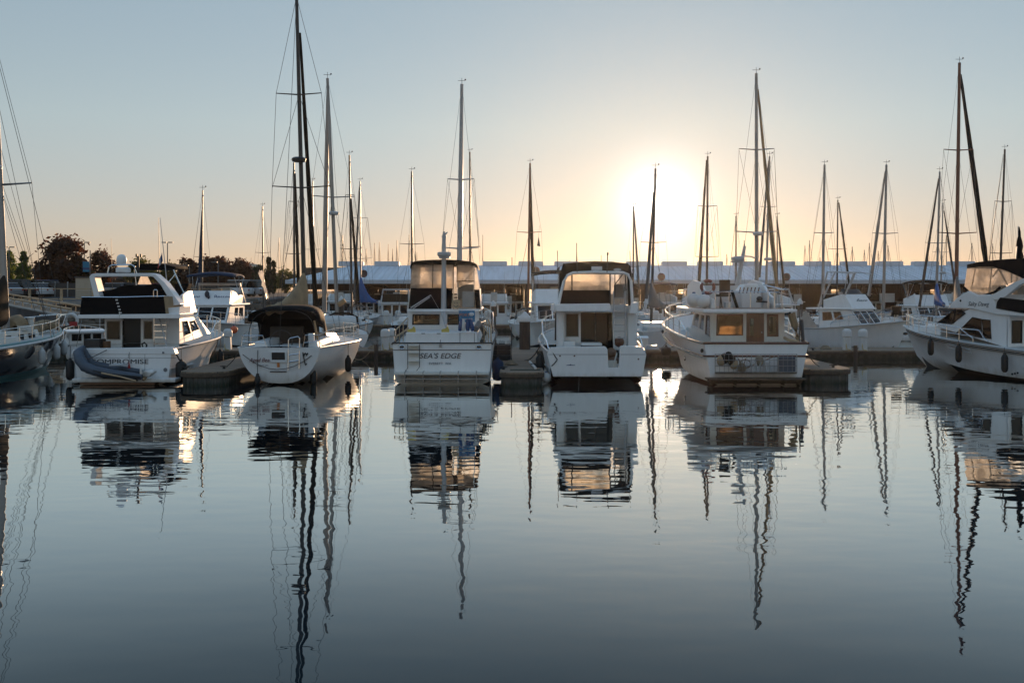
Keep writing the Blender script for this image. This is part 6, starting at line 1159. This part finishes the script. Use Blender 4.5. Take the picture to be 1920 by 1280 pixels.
for px_, s in ((682, 'left'), (1005, 'middle'), (1240, 'right'), (1475, 'far right')):
    d_ = RD + (.6 if px_ in (682, 1005) else -.5); sg = thing('round_sign', 'round dark sign plate on the shed roof, ' + {'left': 'between masts by the blue sail', 'middle': 'right of the brown mast', 'right': 'below the sun', 'far right': 'right of the trawler'}[s], 'sign', P(px_, 513 if s == 'left' else 507 if s == 'middle' else 519, d_), 0, 'round sign plates on the shed roof')
    MB().lathe([(.02, -.06), (.40, -.06), (.42, .0), (.02, .02)], (0, 0, 0), 20, 'y').build('plate', 'sign_face', sg); MB().tube([(.31 * math.cos(a), -.07, .31 * math.sin(a)) for a in [j * math.pi / 10 for j in range(20)]], .06, 5, True).build('ring', 'sign_red', sg); MB().tube([(0, .02, -.3), (0, 1.3, -.35)], .04).build('bracket', 'mast_dark', sg)
# boats under the roof
protos = [cruiser('sheltered_cruiser', 'white cruiser berthed in shade under the long metal roof', 640, 110.2, 0, 7.6, 2.9, .95, 1.3, None, True, group='boats under the covered moorage'),
          cruiser('sheltered_cruiser', 'white cruiser with brown canvas berthed under the long metal roof', 700, 110.2, 0, 7.6, 2.9, .95, 1.3, 'brown_canvas', False, 'brown_canvas', group='boats under the covered moorage'),
          cruiser('sheltered_cruiser', 'white cabin boat without flybridge berthed under the long metal roof', 760, 110.2, 0, 7.0, 2.8, .95, 1.3, fb=False, group='boats under the covered moorage')]
for i in range(3, 20):
    x = PZ(640, 110.2, 0).x + i * 4.6 + (0 if i % 4 else .6); dup(protos[rg.choice((0, 1, 2, 0, 1))].o, (x, 110.2 + rg.uniform(0, .8), 0), rg.choice((0, 0, math.pi)) * 0)
# ---------------- lines, coils and gear on the docks
line('quarter_line', 'thick dark line from the black canvassed yacht quarter to the leftmost finger dock', [B.o.location + B.sheer(.02, 1, .02, .02), PZ(352, 36.6, .56)], .028, 'black_rubber', .12)
line('spring_line', 'dark line from the black canvassed yacht side to the finger dock', [B.o.location + B.sheer(.55, 1, .02, .02), PZ(395, 42.5, .54)], .02, 'rope', .15)
line('bow_line', 'dark line from the brown canopied cruiser rail down to the steps dock', [Fb.o.location + Fb.sheer(.3, -1, .03, .05), PZ(984, 41, .54)], .022, 'black_rubber', .2)
line('quarter_line', 'black line crossing the port corner of the brown canopied cruiser transom', [Fb.o.location + Fb.L(1031, 651, -.1), Fb.o.location + Fb.L(1045, 674, -.16), Fb.o.location + Fb.L(1034, 686, -.15)], .02, 'black_rubber', .02)
line('dock_edge_rope', 'pale rope hanging in a loop below the main dock edge', [PZ(652, 49.15, .42), PZ(694, 49.15, .42)], .022, 'rope_tan', .42)
line('bow_line', 'dark sagging line from the canvas wrapped sailboat to the main dock', [D.o.matrix_basis @ D.sheer(.05, 1, 0, .05) if False else Vector((D.X, D.d, 1.0)), PZ(716, 50.5, .46)], .018, 'rope', .35)
line('trawler_stern_line', 'dark line from the trawler stern corner to the sunlit finger dock', [G.o.location + G.L(1510, 652, .1), PZ(1536, 37.6, .55)], .02, 'rope', .12)
line('bow_line', 'dark line from the hooded sailing yacht down to the leftmost finger dock', [C.o.location + C.sheer(.06, -1, .02, .03), PZ(424, 37.4, .55)], .018, 'rope', .1)
for px_, d_, z_, r_, s in ((700, 50.6, DZ, .3, 'pale coil of rope on the main dock behind the sailing yacht bow'), (958, 38.6, .52, .26, 'coil of rope on the steps finger dock'), (1548, 50.4, DZ, .3, 'coil of rope in the sun on the main dock right of the trawler')):
    rc = thing('rope_coil', s, 'rope', PZ(px_, d_, z_ + .01), 0, 'rope coils on the docks')
    MB().tube([((r_ - .03 * k / 12) * math.cos(k * .52), (r_ - .03 * k / 12) * math.sin(k * .52), .02 + .0022 * k) for k in range(72)], .02, 5).build('coil', 'rope_tan', rc, smooth=1)
db = thing('dock_box', 'low white dock box between the finger docks on the main dock', 'box', PZ(1192, 51.2, DZ)); MB().box(-.6, .6, -.3, .3, 0, .5).build('body', 'gelcoat_cream', db, bev=.03); MB().prism([(-.33, .51), (.33, .51), (.33, .56), (0, .64), (-.33, .56)], 'x', -.63, .63).build('lid', 'gelcoat', db, bev=.02)
for px_, d_, ln in ((1006, 37.5, 2.4), (1018, 38.5, 0)):
    if ln: rf = thing('rolled_fender', 'white rubbing fender strip along the edge of the steps finger dock', 'fender', PZ(1004, 36.6, .56)); MB().tube([(0, 0, 0), (-.15, 3.2, 0)], .05, 8).build('strip', 'white_vinyl', rf, smooth=1)
# ---------------- far masts beyond the shed
fm = thing('far_sailboat', 'slender bare mast of a far sailboat beyond the shed roof', 'sailboat', (0, 0, 0), 0, 'far masts beyond the shed')
hb_ = MB(); hb_.loft([[(-1.2, -4, .0), (1.2, -4, .0), (1.3, -4, 1.1), (-1.3, -4, 1.1)], [(-1.5, 0, -.2), (1.5, 0, -.2), (1.6, 0, 1.1), (-1.6, 0, 1.1)], [(-.1, 5, .1), (.1, 5, .1), (.15, 5.3, 1.35), (-.15, 5.3, 1.35)]]); hb_.build('hull', 'gelcoat', fm, smooth=30)
MB().tube([(0, 1, 1), (0, 1, 11)], [.09, .06], 5).build('mast', 'mast_dark', fm); MB().tube([(-.8, 1, 6.4), (0, 1, 6.3), (.8, 1, 6.4)], .03, 4).build('spreader', 'mast_dark', fm); MB().tube([(0, 5, 1.3), (0, 1, 10.8), (0, -4, 1.1)], .025, 4).build('rigging', 'wire', fm)
tops = [(640, 440), (701, 455), (710, 453), (727, 457), (735, 466), (743, 450), (766, 440), (778, 470), (781, 473), (640, 470), (685, 466), (905, 440), (1069, 488), (1082, 455), (1316, 440), (1398, 450), (1512, 460), (1521, 450), (1602, 462), (1624, 468), (1634, 455), (1650, 470), (1669, 460), (1694, 487), (1744, 470), (1779, 440), (1828, 455), (1866, 456), (1541, 482), (1128, 478), (1365, 476), (960, 482), (521, 445)]
for i, (px_, py_) in enumerate(tops):
    d_ = 150 + (i * 37) % 60; H_ = CH + (HOR - py_) * d_ / F; o = fm if i == 0 else dup(fm, (0, 0, 0)); o.location = PZ(px_, d_, 0); o.scale = (1, 1, H_ / 11)
# ---------------- shore: trees, cars, lamps, buildings
def tree(px, ytop, ybase, wpx, d, leaf, label, z0=3.0, n=1500, name='leafy_tree', seed=1, shape='round', ls=.26):
    rg = random.Random(seed); H_ = CH - (ytop - HOR) * d / F - z0; wd = wpx * d / F / 2; t = thing(name, label, 'tree', PZ(px, d, z0), 0, 'trees along the shore')
    n = int(n * 2.1); m = MB(); m.tube([(0, 0, -.2), (.05, 0, H_ * .3), (0, .05, H_ * .62), (0, 0, H_ * .92)], [.16 + H_ * .012, .13, .08, .02], 8)
    for i in range(9):
        a, k = i * 2.4, .28 + .06 * i; m.tube([(0, 0, H_ * k), (wd * .45 * math.cos(a), wd * .45 * math.sin(a), H_ * (k + .12)), (wd * .8 * math.cos(a), wd * .8 * math.sin(a), H_ * (k + .2))], [.07, .045, .015], 5)
    m.build('trunk', 'bark', t, smooth=1)
    cl = []
    nc = 34 if shape != 'cone' else 44
    for i in range(nc):
        if shape == 'cone': k = rg.random() ** 1.2; rr = wd * (1 - k) ** .8 * rg.uniform(.3, 1); z = H_ * (.1 + .88 * k); sz = max(.18, wd * .34 * (1.1 - k))
        else:
            u = rg.uniform(-1, 1); z = H_ * (.58 + .38 * u * (1 if u > 0 else .95)); rr = wd * math.sqrt(max(.02, 1 - u * u)) * rg.uniform(.35, .95); sz = wd * rg.uniform(.2, .36)
        a = rg.uniform(0, 6.283); cl.append((rr * math.cos(a), rr * math.sin(a), z, sz))
    m = MB(); vs, fs = [], []
    for i in range(n):
        c = rg.choice(cl); p = V(*[rg.gauss(0, .48) for _ in range(3)]) * c[3] + V(c[0], c[1], c[2]); q = V(rg.uniform(-1, 1), rg.uniform(-1, 1), rg.uniform(-.6, 1)).normalized(); u = q.orthogonal().normalized(); v = q.cross(u); s_ = ls * rg.uniform(.5, 1.15)
        a = rg.uniform(0, 6.28); u, v = u * math.cos(a) + v * math.sin(a), v * math.cos(a) - u * math.sin(a); k = len(vs); vs += [p - u * s_, p + v * s_ * .45, p + u * s_, p - v * s_ * .45]; fs.append((k, k + 1, k + 2, k + 3))
    m.add(vs, fs); m.build('crown', leaf, t); return t
tree(6, 470, 530, 52, 132, 'leaf_green', 'bushy green tree at the left edge behind the parked cars', seed=2); tree(44, 471, 530, 44, 128, 'leaf_green', 'green pyramid shaped tree behind the parked cars', seed=3, shape='cone', n=1700)
tree(117, 448, 530, 96, 118, 'leaf_red', 'largest dark purple leaved tree above the quay', seed=4, n=2300, ls=.36); tree(150, 492, 535, 40, 119, 'leaf_olive', 'low olive shrub tree below the blue banner', seed=5, n=800)
tree(190, 472, 525, 58, 124, 'leaf_red', 'dark red tree behind the white radar dome', seed=6); tree(82, 500, 535, 50, 126, 'leaf_olive', 'low green tree left of the largest purple tree', seed=12, n=900)
tree(265, 488, 530, 60, 126, 'leaf_olive', 'olive tree behind the black bimini', seed=7); tree(350, 485, 532, 40, 122, 'leaf_red', 'slim dark red tree by the lamp post right of the flag', seed=8); tree(318, 495, 534, 46, 128, 'leaf_olive', 'olive green tree right of the flag', seed=13)
tree(398, 484, 534, 88, 132, 'leaf_red', 'wide domed russet tree behind the blue furled sail', seed=9, n=2600, ls=.4); tree(450, 492, 536, 60, 134, 'leaf_red', 'low russet tree behind the blue bimini', seed=10); tree(485, 500, 538, 40, 136, 'leaf_dark', 'low dark tree right of the blue bimini', seed=14, n=900)
tree(504, 484, 540, 20, 128, 'leaf_dark', 'tall narrow dark conifer left of the tallest mast', seed=11, shape='cone', n=1100, ls=.28, name='conifer_tree'); tree(513, 490, 540, 12, 129, 'leaf_dark', 'small thin conifer right beside the tall narrow one', seed=15, shape='cone', n=600, ls=.24, name='conifer_tree')
tree(535, 508, 545, 50, 150, 'leaf_olive', 'low olive tree at the left end of the blue shed roof', seed=16, n=900)
def car(px, d, rz, paint, label, z0=3.03, van=False):
    t = thing('parked_car', label, 'car', PZ(px, d, z0), rz, 'cars parked along the shore'); k = 1.85 if van else 1.5
    m = MB(); m.prism([(-2.2, .28), (2.2, .28), (2.25, .7), (2.05, .9), (1.2, .98), (-2.0, .98), (-2.22, .85)], 'x', -.88, .88); m.build('body', paint, t, bev=.07)
    m = MB(); p0 = [(-1.95, .97), (1.2, .97), (.45, k - .06), (-1.55, k - .06)]; m.loft([[V(s * .82, p0[0][0], p0[0][1]), V(s * .82, p0[1][0], p0[1][1]), V(s * .66, p0[2][0], p0[2][1]), V(s * .66, p0[3][0], p0[3][1])] for s in (-1, 1)]); m.build('windows', 'dark_glass', t)
    MB().box(-.68, .68, -1.6, .5, k - .07, k).build('roof', paint, t, bev=.03)
    for s in (-1, 1):
        for y in (-1.35, 1.4): MB().lathe([(.05, -.11), (.3, -.11), (.33, -.06), (.33, .06), (.3, .11), (.05, .11)], (s * .8, y, .33), 14, 'x').build('wheel', 'black_rubber', t, smooth=30)
        MB().box(s * .72 - .14, s * .72 + .14, 2.18, 2.27, .64, .78).build('headlight', 'headlight', t); MB().box(s * .74 - .1, s * .74 + .1, -2.24, -2.19, .66, .84).build('tail_light', 'tail_red', t)
    return t
for px_, d_, rz, pm, s, vn in ((2, 104, 1.2, 'car_silver', 'silver car at the left edge behind the mast', False), (24, 106, 1.35, 'car_black', 'black estate car behind the furled mast at the left', True), (48, 108, 1.3, 'car_white', 'white hatchback between black car and second white car', False), (62, 110, 1.2, 'car_white', 'white car just right of the white hatchback', False), (36, 114, 1.4, 'car_black', 'dark van in the rear row of parked cars', True), (80, 112, 1.3, 'car_blue', 'dark blue van beside the trunk of the purple tree', True), (72, 117, 1.3, 'car_silver', 'silver car in the rear row left of the purple tree', True),
        (212, 110, 1.2, 'car_silver', 'silver car seen through the left of the radar arch', False), (226, 112, 1.2, 'car_white', 'white car seen through the middle of the radar arch', False), (244, 110, 1.3, 'car_black', 'black car seen under the radar arch top', False), (440, 112, 1.3, 'car_white', 'white van left of the blue bimini poles', True), (462, 113, 1.3, 'car_silver', 'silver van under the blue bimini', True), (280, 113, 1.3, 'car_red', 'red car seen behind the bridge screen', False)):
    car(px_, d_, rz, pm, s, 2.75, vn)
def lamp(px, ytop, d, label, banner=False, heads=2):
    z0 = 3.0; H_ = CH - (ytop - HOR) * d / F - z0; t = thing('street_lamp', label, 'street lamp', PZ(px, d, z0), 0, 'lamp posts along the shore'); MB().tube([(0, 0, 0), (0, 0, H_)], [.09, .06], 6).build('pole', 'lamp_grey', t)
    for i in range(heads): s = (-1, 1)[i]; MB().box(*sorted((s * .1, s * .75)), -.15, .15, H_ - .02, H_ + .1).build('lamp_head', 'lamp_grey', t)
    return t
lamp(17, 464, 125, 'lamp post behind the leftmost green trees'); lamp(158, 455, 128, 'tall twin headed lamp post right of the purple tree'); lamp(314, 455, 135, 'twin headed lamp post right of the flag'); lamp(355, 498, 118, 'short lamp post before the slim red tree', heads=1); lamp(409, 492, 118, 'short lamp post before the domed russet tree', heads=1); lamp(10, 452, 140, 'thin lamp post at the far left', heads=1)
bn = thing('street_banner', 'blue street banner hanging on a pole beside the purple tree', 'banner', PZ(169, 116, 2.9)); MB().tube([(0, 0, 0), (0, 0, 5.2)], .06, 6).build('pole', 'lamp_grey', bn); MB().box(-.85, -.08, -.02, .02, 2.7, 3.9).build('cloth', 'banner_blue', bn); MB().box(-.86, -.075, -.024, .024, 2.95, 3.2).build('band', 'blue_letter', bn)
kb = thing('shore_cabin', 'cream utility shed at the end of the shore railing', 'shed', PZ(155, 104, 2.55)); MB().box(-.75, .75, 0, 2.2, 0, 2.2).build('wall', 'wall_cream', kb); MB().prism([(-.85, 2.2), (.85, 2.2), (.85, 2.28), (-.85, 2.34)], 'y', -.1, 2.3).build('roof', 'roof_tile', kb); MB().box(-.3, .3, -.03, 0, .05, 1.9).build('door', 'wall_cream', kb, bev=.01)
kb = thing('dark_hoarding', 'long dark hoarding under the purple tree', 'fence', PZ(118, 110, 2.65)); MB().box(-2.2, 1.9, 0, .08, 0, 1.6).build('panel', 'wall_dark', kb)
for x in (-2.2, -.9, .5, 1.8): MB().box(x, x + .1, -.1, 0, 0, 1.75).build('post', 'concrete', kb)
bd = thing('waterfront_building', 'long low dark building behind the russet trees', 'building', PZ(330, 160, 3.1)); MB().box(-22, 16, 0, 9, 0, 2.2).build('wall', 'wall_dark', bd); MB().prism([(-22.6, 2.2), (16.6, 2.2), (14, 3.4), (-20, 3.4)], 'y', -.5, 9.5).build('roof', 'roof_tile', bd)
for i in range(8): MB().box(-20 + i * 4.6, -17.6 + i * 4.6, -.04, 0, .7, 1.8).build('window', 'dark_glass', bd)
wt = thing('storage_tank', 'pale round storage tank far behind the russet trees', 'tank', PZ(471, 175, 3.0)); MB().lathe([(.7, -.2), (.7, 3), (1.5, 3.4), (1.6, 4.6), (1.2, 5.0), (.1, 5.2)], n=20).build('shell', 'wall_cream', wt, smooth=30)
MB().tube([(0, 0, 5.1), (0, 0, 6.2)], .05, 5).build('mast', 'lamp_grey', wt)
for px_, y_, d_, s in ((208, 447, 105, 'thin slanted antenna pole left of the radar dome'), (297, 408, 100, 'thin antenna pole left of the flag staff')):
    a = thing('antenna_pole', s, 'antenna', PZ(px_ + 3, d_, 2.7)); MB().tube([(0, 0, 0), (-.15, 0, CH - (y_ - HOR) * d_ / F - 2.7)], [.05, .02], 5).build('pole', 'mast_dark', a); MB().box(-.12, .12, -.12, .12, 0, .06).build('base', 'concrete', a)
rk = MB(); rg = random.Random(2)      # riprap bank at the end of the land
for i in range(420):
    u, v = rg.random(), rg.random(); p = V(-24.2 + 2.2 * v + rg.uniform(-.2, .2), 91.5 + u * 60, 2.4 - 2.6 * v) if i % 3 else V(-42 + 19 * u, 92.2 - 1.9 * v, 2.2 - 2.4 * v); rk.ball(p, (rg.uniform(.3, .7), rg.uniform(.3, .6), rg.uniform(.25, .45)), 6, 4)
tag(rk.build('rock_bank', 'rock'), 'rough brown boulders heaped along the shore bank', 'rocks', None, 'stuff')

# ---------------- thin scattering volume, added for the warm veil of flare near the sun
hz = MB().box(-690, 690, -50, 1490, -1.2, 24).build('haze', 'gelcoat'); hz.data.materials.clear()
hm_ = bpy.data.materials.new('haze'); hm_.use_nodes = True; hn = hm_.node_tree.nodes; hn.remove(hn['Principled BSDF']); pv = hn.new('ShaderNodeVolumePrincipled')
pv.inputs['Color'].default_value = (.95, .93, .9, 1); pv.inputs['Density'].default_value = .00008; pv.inputs['Anisotropy'].default_value = .84; hm_.node_tree.links.new(pv.outputs[0], hn['Material Output'].inputs['Volume'])
hz.data.materials.append(hm_); tag(hz, kind='stuff')
